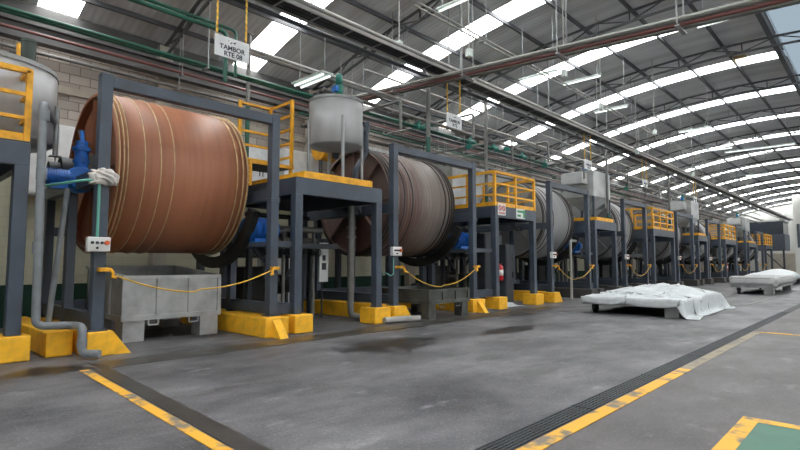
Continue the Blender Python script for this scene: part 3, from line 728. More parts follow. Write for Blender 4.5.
# ------------------------------------------------------------------ bins under the drums
def bin_(x0, x1, y0, y1, zb, zt, zf, m, lab, foot):
    t = thing('drip_bin', ((x0 + x1) / 2, (y0 + y1) / 2, 0), lab, 'bin', 'metal bins under the drums')
    a, b_ = (x1 - x0) / 2, (y1 - y0) / 2; k = .03
    mb = MB().box((-a, -b_, zb), (a, b_, zb + k)).box((-a, -b_, zb), (a, -b_ + k, zt)).box((-a, b_ - k, zb), (a, b_, zt)).box((-a, -b_, zb), (-a + k, b_, zt)).box((a - k, -b_, zb), (a, b_, zt))
    bh = .2 if m == M['bin'] else 0
    if bh:
        mb.box((-a, b_ - k, zt), (a, b_, zt + bh))
        for sx in (-a, a - k): mb.add([(sx, -b_, zt), (sx + k, -b_, zt), (sx + k, b_, zt), (sx, b_, zt), (sx, b_, zt + bh), (sx + k, b_, zt + bh)], [(0, 1, 2, 3), (0, 4, 5, 1), (0, 3, 4), (1, 5, 2), (2, 5, 4, 3)])
    mb.build('tub', m, t)
    MB().box((-a - .03, -b_ - .04, zt - .05), (a + .03, -b_ + .04, zt + .02)).box((-a - .03, b_ - .04, zt + bh - .05), (a + .03, b_ + .04, zt + bh + .02)).beam((-a, -b_, zt - .015), (-a, b_, zt + bh - .015), .08, .07).beam((a, -b_, zt - .015), (a, b_, zt + bh - .015), .08, .07).build('rim', M['rim'] if bh else m, t)
    mb = MB()
    for x in (-a, -a / 3, a / 3, a): mb.box((x - .04, -b_ - .04, zb), (x + .04, -b_, zt - .05))
    for y in (-b_ / 3, b_ / 3): mb.box((-a - .04, y - .04, zb), (-a, y + .04, zt - .05))
    mb.box((-a - .04, -b_ - .05, zb - .05), (a + .04, -b_, zb + .05)); mb.box((-a - .05, -b_, zb - .05), (-a, b_, zb + .05))
    mb.build('rib', m, t)
    for sx in (-1, 1):
        for sy in (-1, 1):
            cx, cy = sx * (a - foot / 2), sy * (b_ - foot / 2 + .0)
            MB().box((cx - foot / 2, cy - foot / 2, 0), (cx + foot / 2, cy + foot / 2, zb - .05), .008).build('foot', m, t)
    for x in (-a * .42, a * .42):
        MB().elbow_path([(x - .1, -b_ - .02, zb - .04), (x - .1, -b_ - .02, zb - .16), (x + .1, -b_ - .02, zb - .16), (x + .1, -b_ - .02, zb - .04)], .018, 6, .03).build('lifting_loop', m, t)
bin_(3.74, 5.76, 11.2, 13.6, .48, 1.32, .05, M['bin'], 'pale galvanised metal bin on feet under the rust-brown drum', .42)
mb2 = mat('dirty_dark_bin_steel', (92, 94, 90), .5, .3, (60, 58, 54), .8, 3)
bin_(11.2, 13.05, 9.5, 11.6, .48, .82, .0, mb2, 'low dark grey metal bin on feet under the stained drum', .3)

# ------------------------------------------------------------------ motors, pumps and pipework below the platforms
def motor(x, y, z, lab, r=.26, floor=False):
    t = thing('drive_motor', (x, y, z), lab, 'motor')
    MB().tube((-.45, 0, .32), (.35, 0, .32), r, 20).build('motor_body', M['blue'], t)
    mb = MB()
    for k in range(10): mb.lathe([(r, -.4 + k * .06), (r + .03, -.4 + k * .06), (r + .03, -.385 + k * .06), (r, -.385 + k * .06)], 'X', (0, 0, .32), 18, False)
    mb.build('cooling_fin', M['blue'], t)
    MB().box((-.3, -.22, 0), (.25, .22, .1)).build('foot', M['blue'], t)
    MB().box((-.12, -r - .14, .22), (.12, -r + .03, .42)).build('terminal_box', M['blue'], t)
    MB().tube((.35, 0, .32), (.6, 0, .32), .07, 12).build('shaft', M['steel_dark'], t)
for i, (x, u) in enumerate(((6.72, UN[0]), (14.75, UN[1]), (23.7, UN[2]))):
    t = thing('motor_bracket', (u['xr'] - .26 + .0, 10.3, 1.98), 'steel motor shelf beyond the far post of the %s' % u['d'], 'bracket', 'motor shelves between the posts')
    L = PL[i + 0 + 1 if i == 0 else i + 1][0] - u['xr']
    MB().box((.26, -.15, 0), (.26 + max(.4, L), .1, .12)).build('front_bar', M['steel'], t)
    MB().box((.05, .1, 0), (.2 + max(.4, L), 2.2, .1)).build('shelf', M['steel'], t)
    MB().box((.26, -.15, -1.55), (.26 + max(.4, L), .1, -1.3)).build('base_bar', M['steel'], t)
    motor(x, 11.0, 2.08, 'blue electric motor on the shelf beyond the %s' % u['d'])
def pump_set(x, y, lab):
    t = thing('pump_set', (x, y, 0), lab, 'pump', 'pumps under the platforms')
    MB().box((-.7, -.4, 0), (.7, .4, .18)).build('base', M['steel_dark'], t)
    MB().tube((-.6, 0, .5), (.1, 0, .5), .24, 18).build('motor_body', M['blue'] if x < 12 else M['steel_dark'], t)
    MB().lathe([(.02, -.12), (.34, -.12), (.38, 0), (.34, .12), (.02, .12)], 'X', (.35, 0, .5), 22, False).build('volute', M['steel_dark'], t)
    MB().elbow_path([(.35, 0, .8), (.35, 0, 2.2), (.35, .9, 2.2)], .09, 12).build('outlet_pipe', M['pipe_grey'], t)
    MB().box((-.4, -.2, .18), (0, .2, .3)).build('foot', M['steel_dark'], t)
def manifold(x, y, L, lab):
    t = thing('pipe_manifold', (x, y, 0), lab, 'pipework', 'pipework under the platforms')
    for k in range(2):
        MB().tube((0, k * .3, 2.55 - k * .3), (L, k * .3, 2.55 - k * .3), .09, 12).build('header', M['pipe_grey'], t)
    for k in range(4):
        xx = .3 + k * (L - .6) / 3
        MB().tube((xx, 0, .0), (xx, 0, 2.5), .05, 10).build('branch', M['pipe_grey'], t)
        v = MB().tube((xx - .1, 0, 1.9), (xx + .1, 0, 1.9), .09, 12).tube((xx, -.02, 1.9), (xx, -.22, 1.9), .02, 8)
        v.lathe([(.1, -.24), (.12, -.23), (.1, -.22), (.09, -.23), (.1, -.24)], 'Y', (xx, 0, 1.9), 16)
        v.build('valve', M['steel_dark'], t)
    mb = MB().beam((0, .5, 2.2), (1.0, .5, 1.1), .08, .08).beam((L, .5, 2.2), (L - 1.0, .5, 1.1), .08, .08).box((0, .42, 2.2), (L, .58, 2.32))
    for xx in (.04, L - .04): mb.box((xx - .06, .42, 0), (xx + .06, .58, 2.2))
    mb.build('support', M['steel_dark'], t)
for i, (x0, x1, kind) in enumerate(PL[:6]):
    nm = ['railed platform at the left edge', 'platform of the round tank', 'railed platform with safety signs'][i] if i < 3 else '%s platform' % ORD[i]
    manifold(x0 + .35, 12.2, x1 - x0 - .7, 'grey pipework with valves under the %s' % nm)
    if i: pump_set((x0 + x1) / 2 + .3, 14.9, 'pump and upright outlet pipe standing under the %s' % nm)
def gear_unit(x, y, L, lab):
    t = thing('gear_unit', (x, y, 0), lab, 'machine', 'dark machines under the platforms')
    MB().box((0, 0, 0), (L, 1.1, .35), .02).build('base', M['steel_dark'], t)
    MB().box((.1, .15, .35), (L * .55, .95, 1.5), .05).build('gear_case', M['gear'], t)
    MB().tube((L * .55, .55, .95), (L - .1, .55, .95), .3, 20).build('motor_body', M['gear'], t)
    MB().box((0, .2, 1.75), (L, 1.0, 2.7), .03).build('drip_tray', M['gear'], t)
    for xx in (.05, L - .13): MB().box((xx, .5, .35), (xx + .08, .6, 1.75)).build('leg', M['steel_dark'], t)
    MB().elbow_path([(L * .3, .0, 1.2), (L * .3, -.25, 1.2), (L * .3, -.25, 2.9)], .06, 10).build('pipe', M['pipe_grey'], t)
    MB().tube((-.1, -.3, 2.95), (L + .1, -.3, 2.95), .07, 10).tube((L * .7, -.3, 2.95), (L * .7, -.3, 1.9), .05, 10).build('header_pipe', M['steel_dark'], t)
for i, (x0, x1, kind) in enumerate(PL):
    nm = ['railed platform at the left edge', 'platform of the round tank', 'railed platform with safety signs'][i] if i < 3 else '%s platform' % ORD[i]
    gear_unit(x0 + .45, 13.15, x1 - x0 - .9, 'dark gear case and drip tray under the %s' % nm)
# electrical cabinets standing below
def floor_cab(x, y, w_, d, h, lab, m='steel_dark'):
    t = thing('electrical_cabinet', (x, y, 0), lab, 'cabinet')
    MB().box((0, 0, 0), (w_, d, h), .01).build('body', M[m], t)
    MB().box((.04, -.02, .08), (w_ - .04, 0, h - .06)).build('door', M[m], t)
    MB().box((w_ - .12, -.05, h * .45), (w_ - .09, -.02, h * .55)).build('handle', M['steel_dark'], t)
floor_cab(9.9, 15.2, .9, .6, 2.2, 'pale electrical cabinet at the wall below the round tank platform', 'paper')
floor_cab(16.2, 11.0, 1.2, .5, 2.7, 'dark electrical cabinet under the railed platform with signs')
floor_cab(17.0, 10.6, .55, .4, 2.3, 'narrow dark grey cabinet beside the far post of the signed platform')
t = thing('notice_panel', (9.35, 12.15, 1.05), 'narrow white notice board on a pipe under the round tank platform', 'notice')
MB().box((0, -.03, 0), (.32, 0, 1.15)).build('board', M['paper'], t)
MB().box((.08, -.035, .35), (.24, -.031, .55)).box((.1, -.035, .62), (.22, -.031, .78)).build('dark_marks', M['ink'], t)
MB().tube((.16, .06, -1.05), (.16, .06, 1.2), .03, 8).build('stand', M['steel_dark'], t)

# ------------------------------------------------------------------ pipes near the frames
t = thing('drain_pipe', (2.12, 10.3, 0), 'thick grey plastic downpipe with floor elbow at the left', 'pipe')
MB().elbow_path([(.35, 1.2, 4.3), (-.07, .0, 4.3), (-.02, .0, .56), (.54, -.04, .53), (.55, -.44, .53), (.55, -.44, .09), (.76, -.66, .09)], .066, 14, .12).build('pipe_run', M['pvc'], t)
for z in (1.75, 3.0, 4.0): MB().tube((-.045, 0, z), (-.047, 0, z + .2), .08, 14).build('coupling', M['pvc'], t)
MB().tube((.55, -.44, .2), (.55, -.44, .33), .08, 14).build('coupling', M['pvc'], t)
t = thing('drain_pipe', (2.08, 11.2, .0), 'thin slanting grey pipe behind the thick downpipe', 'pipe')
MB().tube((.35, 0, .0), (.6, 0, 3.0), .05, 10).build('pipe_run', M['pvc'], t)
t = thing('drain_pipe', (9.5, 10.9, 0), 'tall grey downpipe under the round tank platform', 'pipe')
MB().elbow_path([(0, 0, 3.2), (0, 0, .12), (.8, -.6, .12)], .09, 12, .2).build('pipe_run', M['pipe_grey'], t)
for z in (2.3, 2.55): MB().tube((0, 0, z), (0, 0, z + .06), .15, 14).build('flange', M['pipe_grey'], t)
t = thing('drain_pipe', (9.9, 9.72, .09), 'white elbow pipe end lying on the floor beside the yellow block', 'pipe')
MB().elbow_path([(-.25, .0, 0), (.5, -.1, 0), (.78, -.35, 0)], .085, 12, .12).build('pipe_run', M['pipe_white'], t)
t = thing('drain_pipe', (21.9, 10.3, 0), 'pale bent pipe standing in front of the third drum', 'pipe')
MB().elbow_path([(.75, .1, 2.6), (0, 0, 2.6), (0, 0, 0)], .06, 10, .2).build('pipe_run', M['pipe_white'], t)
t = thing('overflow_pipe', (9.9, 11.3, 3.63), 'dark bent pipe between the round tank and the stained drum', 'pipe')
MB().elbow_path([(-.25, .0, 2.0), (.6, .1, 2.0), (.6, .1, 1.3), (.1, .0, .7), (.1, 0, 0)], .09, 12, .15).build('pipe_run', M['steel'], t)
MB().tube((.6, .1, 1.3), (.6, .1, 1.42), .13, 12).build('flange', M['steel'], t)
MB().tube((.6, .1, 1.95), (.6, .1, 2.25), .12, 12).build('valve', M['steel'], t)
t = thing('air_hose', (2.92, 9.99, 2.0), 'pale green hose running down the near post of the rust-brown drum', 'hose')
MB().elbow_path([(-.75, .9, .95), (-.3, .0, 1.02), (-.06, -.03, 1.05), (-.06, -.03, .03)], .025, 8, .08).build('tube', M['teal'], t)
tag(MB().path([(9.85, 10.3, 1.35), (10.0, 10.0, 1.32), (10.1, 9.93, 1.25), (10.2, 9.93, 1.3), (10.22, 9.95, 1.75)], .015, 6).build('control_cable', M['teal']), 'thin green cable to the push-button box of the stained drum', 'cable')

# rag tied on the post
bm = bmesh.new(); bmesh.ops.create_icosphere(bm, subdivisions=4, radius=1)
for v in bm.verts:
    p = v.co; k = 1 + .22 * math.sin(p.x * 5 + p.z * 3) * math.cos(p.y * 6 + p.z * 4) + .12 * math.sin(p.z * 11 + p.x * 7)
    v.co = Vector((p.x * .21 * k, p.y * .15 * k, p.z * .13 * k - (.1 * (abs(p.x) ** 2) if p.z < 0 else 0)))
me = bpy.data.meshes.new('rag'); bm.to_mesh(me); bm.free(); me.materials.append(M['rag']); me.polygons.foreach_set('use_smooth', [True] * len(me.polygons))
o = bpy.data.objects.new('rag', me); COL.objects.link(o); o.location = (2.93, 9.98, 3.12); tag(o, 'white rag tied round the near post of the rust-brown drum', 'rag')

# ------------------------------------------------------------------ extinguishers
def extinguisher(x, y, z, lab):
    t = thing('fire_extinguisher', (x, y, z), lab, 'fire extinguisher')
    MB().lathe([(.01, 0), (.1, 0), (.115, .02), (.115, .45), (.09, .52), (.04, .56), (.035, .6), (.01, .6)], n=24).build('cylinder', M['red'], t)
    MB().lathe([(.116, .18), (.1165, .18), (.1165, .38), (.116, .38)], n=24).build('label_band', M['white'], t)
    MB().box((-.03, -.09, .6), (.03, .03, .66)).build('valve_handle', M['black'], t)
    MB().path([(.03, 0, .62), (.13, -.02, .58), (.15, -.03, .4), (.14, -.03, .2)], .014, 6).build('hose', M['black'], t)
    MB().box((-.16, -.04, .3), (-.1, .04, .36)).build('bracket', M['steel_dark'], t)
extinguisher(15.79, 10.08, .98, 'red fire extinguisher on the near post of the signed platform')
extinguisher(50.86, 10.08, .98, 'small distant red fire extinguisher on a far platform post')

# ------------------------------------------------------------------ carts and plastic sheets
def cart(x0, x1, y0, y1, z, lab, fd=.22):
    t = thing('flat_cart', ((x0 + x1) / 2, (y0 + y1) / 2, 0), lab, 'cart', 'flat carts on the aisle')
    a, b_ = (x1 - x0) / 2, (y1 - y0) / 2
    n = 12; mb = MB()
    for k in range(n):
        yy = -b_ + 2 * b_ * k / n; mb.box((-a, yy + .008, z - .05), (a, yy + 2 * b_ / n - .008, z))
    mb.build('deck', M['timber'], t)
    MB().box((-a, -b_, z - fd), (a, -b_ + .08, z - .052)).box((-a, b_ - .08, z - fd), (a, b_, z - .052)).box((-a, -b_ + .08, z - fd), (-a + .08, b_ - .08, z - .052)).box((a - .08, -b_ + .08, z - fd), (a, b_ - .08, z - .052)).build('frame', M['galv'], t)
    for sx in (-1, 1):
        for sy in (-1, 1):
            cx, cy = sx * (a - .35), sy * (b_ - .3)
            if sy < 0:
                MB().box((cx - .2, cy - .2, 0), (cx + .2, cy + .2, z - .22), .01).build('leg', M['galv'], t)
            else:
                w_ = MB().lathe([(.04, -.05), (.16, -.05), (.17, 0), (.16, .05), (.04, .05)], 'Y', (cx, cy, .17), 20, False); wl = w_.build('wheel', M['black'], t)
                MB().box((cx - .06, cy - .09, .17), (cx + .06, cy - .06, z - .22)).box((cx - .06, cy + .06, .17), (cx + .06, cy + .09, z - .22)).box((cx - .07, cy - .09, z - .26), (cx + .07, cy + .09, z - .222)).build('fork', M['steel_dark'], t)
    return t
from mathutils import noise as NZ
import numpy as np
def sheet(x0, x1, y0, y1, z, over, heap, name, lab, seed=0, cell=.075, slack=1.1, steps=220, m='sheet'):
    # cloth relaxed onto a deck with a small position-based solver; over = overhang (near x, far x, low y, high y)
    rg = np.random.default_rng(seed)
    X0, X1, Y0, Y1 = x0 - over[0], x1 + over[1], y0 - over[2], y1 + over[3]
    nx, ny = int((X1 - X0) / cell), int((Y1 - Y0) / cell)
    gx, gy = np.meshgrid(np.linspace(X0, X1, nx), np.linspace(Y0, Y1, ny), indexing='ij')
    # ragged outline
    wob = np.array([[NZ.noise((gx[i, j] * .7, gy[i, j] * .7, seed)) for j in range(ny)] for i in range(nx)])
    wob2 = np.array([[NZ.noise((gx[i, j] * .7, gy[i, j] * .7, seed + 9)) for j in range(ny)] for i in range(nx)])
    P = np.stack([gx + wob * .3, gy + wob2 * .3, np.zeros_like(gx)], -1)
    hp = np.vectorize(heap)
    def top(p): return z + .02 + hp(np.clip(p[..., 0], x0, x1), np.clip(p[..., 1], y0, y1))
    bump = np.array([[NZ.fractal((gx[i, j] * 1.6 + seed, gy[i, j] * 2.2, seed), .9, 2, 4) for j in range(ny)] for i in range(nx)])
    P[..., 2] = top(P) + .05 + np.abs(bump) * .3
    dx, dy = (X1 - X0) / (nx - 1) * slack, (Y1 - Y0) / (ny - 1) * slack
    dd = math.hypot(dx, dy); O = P.copy()
    def con(A, B, L, k):
        d = P[B] - P[A]; l_ = np.linalg.norm(d, axis=-1, keepdims=True) + 1e-9
        c = d * (.5 * k * (l_ - L) / l_); P[A] += c; P[B] -= c
    S = np.s_
    for it in range(steps):
        V = (P - O) * .96; O = P.copy(); P = P + V; P[..., 2] -= .0016
        for r in range(4):
            for o in (0, 1):
                n2 = (nx - o) // 2 * 2; con(S[o:o + n2:2, :], S[o + 1:o + n2:2, :], dx, 1.0)
                n2 = (ny - o) // 2 * 2; con(S[:, o:o + n2:2], S[:, o + 1:o + n2:2], dy, 1.0)
            for o in (0, 1):
                n2 = (nx - o) // 2 * 2
                con(S[o:o + n2:2, :-1], S[o + 1:o + n2:2, 1:], dd, .5); con(S[o:o + n2:2, 1:], S[o + 1:o + n2:2, :-1], dd, .5)
            x, y, h = P[..., 0], P[..., 1], P[..., 2]
            inside = (x > x0 - .02) & (x < x1 + .02) & (y > y0 - .02) & (y < y1 + .02)
            t_ = top(P); low = inside & (h < t_)
            dl, dr, db, dt = x - (x0 - .02), (x1 + .02) - x, y - (y0 - .02), (y1 + .02) - y
            side = np.minimum(np.minimum(dl, dr), np.minimum(db, dt)); pen = t_ - h
            up = low & (pen <= side + .05)
            h[up] = t_[up]; O[up] = O[up] * .12 + P[up] * .88
            sd = low & ~up
            for q, arr, val in ((dl, x, x0 - .02), (dr, x, x1 + .02), (db, y, y0 - .02), (dt, y, y1 + .02)):
                k = sd & (q <= side + 1e-6); arr[k] = val
            fl = h < .02; h[fl] = .02; O[fl] = P[fl]
    vs = [tuple(v) for v in P.reshape(-1, 3)]
    fs = [(i * ny + j, (i + 1) * ny + j, (i + 1) * ny + j + 1, i * ny + j + 1) for i in range(nx - 1) for j in range(ny - 1)]
    o = MB().add(vs, fs, True).build(name, M[m])
    so = o.modifiers.new('thickness', 'SOLIDIFY'); so.thickness = .006
    return tag(o, lab, 'plastic sheet')
cart(16.35, 21.2, 4.4, 7.35, .5, 'low flat cart under the nearest white plastic sheet')
def heap1(x, y):
    h = .3 * math.exp(-((x - 20.2) / .8) ** 2 - ((y - 5.9) / 1.3) ** 2) + .2 * math.exp(-((x - 18.6) / .5) ** 2 - ((y - 6.3) / .9) ** 2)
    h += .12 * math.exp(-((x - 17.2) / .5) ** 2 - ((y - 6.2) / .9) ** 2) + .2 * math.exp(-((x - 19.2) / .45) ** 2 - ((y - 4.9) / .5) ** 2)
    return h + .07 * abs(NZ.noise((x * 1.3 + .5 * y, y * 2.1 - x, 4.2)))
sheet(16.35, 21.2, 4.4, 7.35, .5, (.06, .4, .55, -.1), heap1, 'plastic_sheet', 'crumpled white plastic sheet draped over the nearest cart, hanging to the floor', 1, .055, 1.17, 200)
cart(31.5, 38.4, 4.2, 6.1, .84, 'long low cart with a flat pale top behind the nearest sheeted cart', .5)
sheet(31.5, 38.4, 4.2, 6.1, .84, (.3, .1, .32, .05), lambda x, y: .02, 'plastic_sheet', 'flat pale sheet covering the second cart', 2, .12, 1.03, 120, 'sheet_grey')
cart(44.5, 52, 5.0, 7.8, .6, 'farthest low cart under a white heap near the end wall')
sheet(44.5, 52, 5.0, 7.8, .6, (.15, .2, .2, .15), lambda x, y: .55 * math.exp(-((x - 47) / 1.8) ** 2 - ((y - 6.0) / 1.1) ** 2) + .2 * math.exp(-((x - 45.5) / .7) ** 2 - ((y - 7.3) / .5) ** 2), 'plastic_sheet', 'heaped white plastic sheet on the farthest cart', 3, .14, 1.12, 120)
sheet(15.7, 17.1, 10.35, 11.2, .1, (.25, .25, .25, .2), lambda x, y: .16 * math.exp(-((x - 16.1) / .5) ** 2 - ((y - 10.8) / .4) ** 2), 'plastic_sheet', 'white plastic sheet lying on the floor between the signed platform posts', 5, .07, 1.15, 160)
tag(MB().box((15.7, 10.4, 0), (17.05, 11.15, .1), .01).build('pallet', M['timber']), 'low board under the white sheet between the platform posts', 'board')

# ------------------------------------------------------------------ overhead: cable tray, bundle, pipes
YT, ZT = 9.4, 7.3
t = thing('cable_tray', (-6, YT, ZT), 'long overhead cable tray with cables running down the hall above the drums', 'cable tray')
L = 92
MB().box((0, -.26, -.08), (L, -.22, .12)).box((0, .2, -.08), (L, .24, .12)).build('side_rail', M['pipe_white'], t)
rg = MB().box((0, -.22, -.07), (.05, .2, -.05)).build('rung', M['galv'], t)
for k in range(1, 92):
    c = rg.copy(); COL.objects.link(c); c.location.x = k
for k in range(6): MB().tube((0, -.18 + k * .07, -.01), (L, -.18 + k * .07, -.01), .03, 8).build('cable', M['black'] if k % 2 else M['steel_dark'], t)
MB().tube((0, -.4, -.02), (L, -.4, -.02), .05, 10).build('conduit', M['pipe_white'], t)
MB().tube((0, .34, -.14), (L, .34, -.14), .05, 10).build('conduit', M['steel_dark'], t)
for k in range(16):
    x = 1.5 + k * 5.58 + .1
    MB().tube((x, .22, -.1), (x, .22, zroof(YT) - ZT - .1), .02, 6).tube((x, -.24, -.1), (x, -.24, zroof(YT) - ZT - .1), .02, 6).build('hanger', M['galv'], t)

def xpipe(y, z, r, m, x0, x1, lab, hang=True, n=1, gap=.16, drop=0):
    t = thing('overhead_pipe', (x0, y, z), lab, 'pipe', None)
    for k in range(n): (MB().elbow_path([(0, k * gap, 0), (x1 - x0, k * gap, 0), (x1 - x0, k * gap, -drop)], r, 10, .15) if drop else MB().tube((0, k * gap, 0), (x1 - x0, k * gap, 0), r, 10)).build('pipe_run', M[m], t)
    if hang:
        q = 2.79 + 3.4 - 5.58 * 3
        mb = None; i = 0
        while q < x1 - .2:
            if q > x0 + .2:
                xx = q - x0; up = zroof(y) - z - .3
                b_ = MB().box((xx - .03, -r - .05, -r - .04), (xx + .03, r + (n - 1) * gap + .05, -r)).tube((xx, -r - .03, -r), (xx, -r - .03, up), .012, 6)
                b_.build('hanger', M['galv'], t)
            q += 5.58
    return t
# heights come from sight lines: z = H + ratio * y
for (y, ra, r, m, x0, x1, n, lab) in (
    (13.0, .405, .045, 'pipe_green', -6, 26, 2, 'pair of dark green overhead pipes above the rust-brown drum'),
    (12.0, .49, .055, 'pipe_green', -6, 6.2, 1, 'upper thick green overhead pipe at the top left'),
    (12.6, .50, .04, 'pipe_green', -6, 6.8, 1, 'upper thin green overhead pipe behind the thick one'),
    (14.6, .376, .04, 'pipe_red', -6, 74, 1, 'thin oxide-red overhead pipe in front of the eaves beam'),
    (14.8, .345, .045, 'pipe_grey', -6, 74, 1, 'grey overhead pipe just under the eaves beam'),
    (11.2, .47, .045, 'pipe_white', 6.3, 78, 2, 'pair of pale overhead pipes above the first gantry frame'),
    (11.6, .43, .06, 'pipe_grey', 9, 78, 1, 'grey overhead pipe below the pale pair'),
    (14.0, .40, .05, 'pipe_white', 8, 78, 1, 'pale overhead pipe behind the green pair'),
    (14.2, .355, .035, 'pipe_green', 10, 40, 1, 'low green overhead pipe along the wall'),
    (13.88, .33, .05, 'pipe_grey', 10, 74, 2, 'low pair of grey overhead pipes along the wall'),
    (13.32, .37, .04, 'pipe_grey', 12, 74, 1, 'thin grey overhead pipe among the wall pipes'),
    (12.4, .455, .04, 'steel_dark', 12, 74, 1, 'thin dark overhead pipe among the pale ones'),
        (13.6, .43, .05, 'pipe_grey', 13, 74, 1, 'grey overhead pipe running just above the pale wall pipe'),
        (10.9, .52, .035, 'pipe_white', 10, 74, 1, 'thin pale overhead pipe, highest of those beside the cable tray'),
        (12.8, .39, .04, 'steel_dark', 14, 74, 1, 'thin dark overhead pipe under the green valves'),
        (7.9, .79, .025, 'pipe_white', 9, 60, 2, 'pair of thin pale conduits hung under the roof over the aisle'),
        (13.8, .31, .06, 'pipe_grey', 14, 74, 1, 'lowest thick grey overhead pipe behind the railed platform')):
    xpipe(y, H + ra * y, r, m, x0, x1, lab, True, n, .16, 1.3 if x1 < 9 else 0)
for k, (x, z) in enumerate(((11.2, 6.55), (15.0, 6.95), (17.6, 6.5), (20.6, 6.9), (24.2, 6.6), (30.0, 6.9), (35.5, 6.6))):
    t = thing('cross_pipe', (x, 10.6, z), 'short grey pipe crossing from the wall pipes towards the aisle, %s from the camera' % ORD[k], 'pipe', 'short cross pipes among the overhead pipes')
    MB().elbow_path([(0, 0, -.9), (0, 0, 0), (0, 4.6, 0), (0, 4.6, .5)], .045, 8, .12).build('pipe_run', M['pipe_grey'], t)
    MB().box((-.09, 1.9, -.09), (.09, 2.2, .09)).tube((0, 2.05, .09), (0, 2.05, .3), .03, 8).build('valve', M['green_motor'], t)
# raking bundle of pipes crossing below the tray
t = thing('pipe_bundle', (11.5, 14.0, 7.23), 'bundle of red and pale pipes crossing the hall under the cable tray', 'pipes')
def bp(y): return -.063 * (14.0 - y)
for dx, dz, r, m in ((-.18, .06, .04, 'pipe_white'), (-.06, .05, .03, 'pipe_grey'), (.06, .04, .04, 'pipe_red'), (.18, .06, .045, 'pipe_white'), (-.1, -.05, .035, 'pipe_red'), (.1, -.05, .04, 'pipe_grey')):
    MB().tube((dx, 0, dz), (dx, .9 - 14.0, dz + bp(.9)), r, 10).build('pipe_run', M[m], t)
for y in (13.5, 11, 8.3, 5.5, 2.9):
    zz = bp(y)
    MB().box((-.28, y - 14 - .04, zz - .13), (.28, y - 14 + .04, zz - .09)).tube((-.26, y - 14, zz - .1), (-.26, y - 14, zroof(y) - 7.23 - .1), .015, 6).tube((.26, y - 14, zz - .1), (.26, y - 14, zroof(y) - 7.23 - .1), .015, 6).build('hanger', M['galv'], t)
# vertical conduits from the tray to the machines
for i, (x, z0, z1, y, lab) in enumerate(((8.05, 3.7, 8.7, 14.1, 'grey and green upright pipe behind the first gantry beam'), (12.03, 4.99, 7.9, 10.2, 'upright pipe rising from the second gantry beam'),
                            (15.78, 3.63, 7.6, 10.6, 'upright pipe rising from the signed platform'), (26.5, 3.63, 8.2, 10.4, 'upright pipe beside the nearest square hopper'), (37.2, 4.0, 7.4, 10.5, 'distant upright pipe above the fifth drum'))):
    t = thing('riser_pipe', (x, y, z0), lab, 'pipe')
    zm = 2.7 if i == 0 else .5
    MB().tube((0, 0, zm), (0, 0, z1 - z0), .065, 12).build('pipe_run', M['pipe_grey'], t)
    o = MB().tube((0, 0, 0), (0, 0, zm), .068, 12).build('lower_run', M['pipe_green'], t); o['label'] = 'green lower length'
    MB().box((-.1, -.1, z1 - z0 - .03), (.1, .1, z1 - z0)).build('flange', M['pipe_grey'], t)
# valves on the green wall pipes
for k, x in enumerate((14.8, 18.2, 20.0, 22.6)):
    t = thing('gate_valve', (x, 13.0, H + .405 * 13), 'green gate valve with handwheel on the green pipes, %s from the left' % ORD[k], 'valve', 'green valves on the wall pipes')
    MB().lathe([(.07, -.2), (.12, -.2), (.12, -.16), (.09, -.1), (.09, .1), (.12, .16), (.12, .2), (.07, .2)], 'X', n=16, smooth=False).build('body', M['green_motor'], t)
    MB().tube((0, 0, 0), (0, 0, .35), .05, 10).build('stem', M['green_motor'], t)
    MB().lathe([(.14, .34), (.17, .355), (.14, .37), (.125, .355), (.14, .34)], 'Z', n=20).box((-.14, -.012, .345), (.14, .012, .365)).box((-.012, -.14, .345), (.012, .14, .365)).build('handwheel', M['green_motor'], t)

# ------------------------------------------------------------------ hanging drum signs
SG = [(4.98, 'nearest the camera, over the rust-brown drum', ('TAMBOR', 'RTE 08')), (12.27, 'over the stained drum', ('TAMBOR', 'RTE')), (21.85, 'over the third drum', ('TAMBOR', 'RTE')), (29.1, 'over the fourth drum', ('TAMBOR', 'RTE')), (39.0, 'over the fifth drum', ('TAMBOR', 'RTE'))]
for x, lab, tx in SG:
    t = thing('hanging_sign', (x, YT - .02, 5.68), 'white sign hanging on two yellow chains %s' % lab, 'sign', 'white drum signs on yellow chains')
    MB().box((-.37, -.012, 0), (.37, .012, .42)).build('board', M['paper'], t)
    text(tx[0], .135, M['ink'], t, (0, -.014, .2)); text(tx[1], .135, M['ink'], t, (0.02, -.014, .075))
    mb = MB().add([(-.06, -.014, .31), (.0, -.014, .35), (-.02, -.014, .3), (.0, -.014, .33), (.09, -.014, .37), (.05, -.014, .31), (-.1, -.014, .35), (-.07, -.014, .36), (-.08, -.014, .33)], [(0, 1, 2), (3, 4, 5), (6, 7, 8)]); mb.build('emblem', M['ink'], t)
    for xx in (-.33, .3):
        mb = MB(); z = .42; k = 0; top = ZT - 5.68 - .08
        while z < top:
            if k % 2: mb.box((xx - .022, -.007, z), (xx + .022, .007, min(z + .07, top)))
            else: mb.box((xx - .007, -.022, z), (xx + .007, .022, min(z + .07, top)))
            z += .06; k += 1
        mb.build('chain', M['chain'], t)

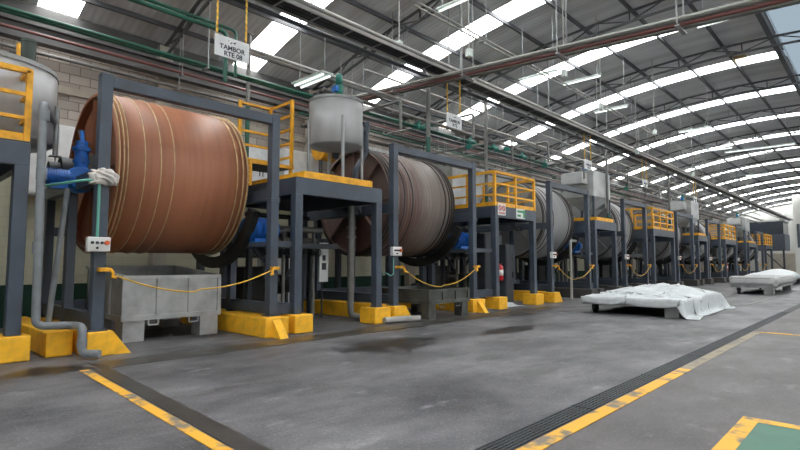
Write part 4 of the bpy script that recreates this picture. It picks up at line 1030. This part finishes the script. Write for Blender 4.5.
# ------------------------------------------------------------------ fluorescent fittings
def lamp(x, y, z, L, along, lab, n=2, tube_glow=False, rod=None):
    t = thing('ceiling_lamp', (x, y, z), lab, 'lamp', 'fluorescent lamps under the roof', 0 if along == 'X' else PI / 2)
    MB().box((-L / 2, -.18 if n > 1 else -.07, 0), (L / 2, .18 if n > 1 else .07, .05), .008).build('housing', M['fixture'], t)
    for k in range(n):
        yy = 0 if n == 1 else (-.1 if k == 0 else .1)
        MB().tube((-L / 2 + .05, yy, -.03), (L / 2 - .05, yy, -.03), .025, 10).build('lamp_tube', M['tube_glow'], t)
    up = (zroof(y) - z - .1) if rod is None else rod
    for s in (-1, 1): MB().tube((s * L * .4, 0, .05), (s * L * .4, 0, up), .01, 6).build('hanger', M['galv'], t)
lamp(7.75, 10.45, 6.25, 1.3, 'Y', 'wide twin-tube lamp hanging left of the round grey tank', 2)
lamp(14.0, 2.35, 7.43, 1.7, 'Y', 'long pale panel built as a lamp near the right end of the crossing pipe bundle', 1)  # lamp fitting stands in for a pale translucent sheet; its glow is added
for k, (x, y) in enumerate(((9.7, 7.2), (15.5, 8.3), (16.9, 7.4), (21, 8.0), (27, 6.4), (32.6, 6.6), (44, 6.6))):
    lamp(x, y, 7.9, 1.4, 'Y', 'single-tube lamp on rods over the aisle, %s from the camera' % ORD[k], 1)
lamp(36.5, 5.3, 8.4, 3.5, 'Y', 'long single-tube lamp high over the far aisle', 1)
# bare drop rods with junction boxes
for k, (x, y, z0) in enumerate(((10.4, 9.9, 7.75), (10.6, 7.6, 6.9), (13.9, 6.6, 7.0), (17.5, 7.0, 6.9), (22.5, 6.8, 6.9), (24.5, 8.2, 6.6), (33, 8, 6.6))):
    t = thing('drop_rod', (x, y, z0), 'thin pale rod with small box hanging from the roof, %s from the camera' % ORD[k], 'rod', 'thin rods hanging from the roof')
    MB().tube((0, 0, .1), (0, 0, zroof(y) - z0 - .02), .018, 6).build('rod', M['pipe_white'], t)
    MB().box((-.08, -.06, 0), (.08, .06, .2)).build('junction_box', M['fixture'], t)
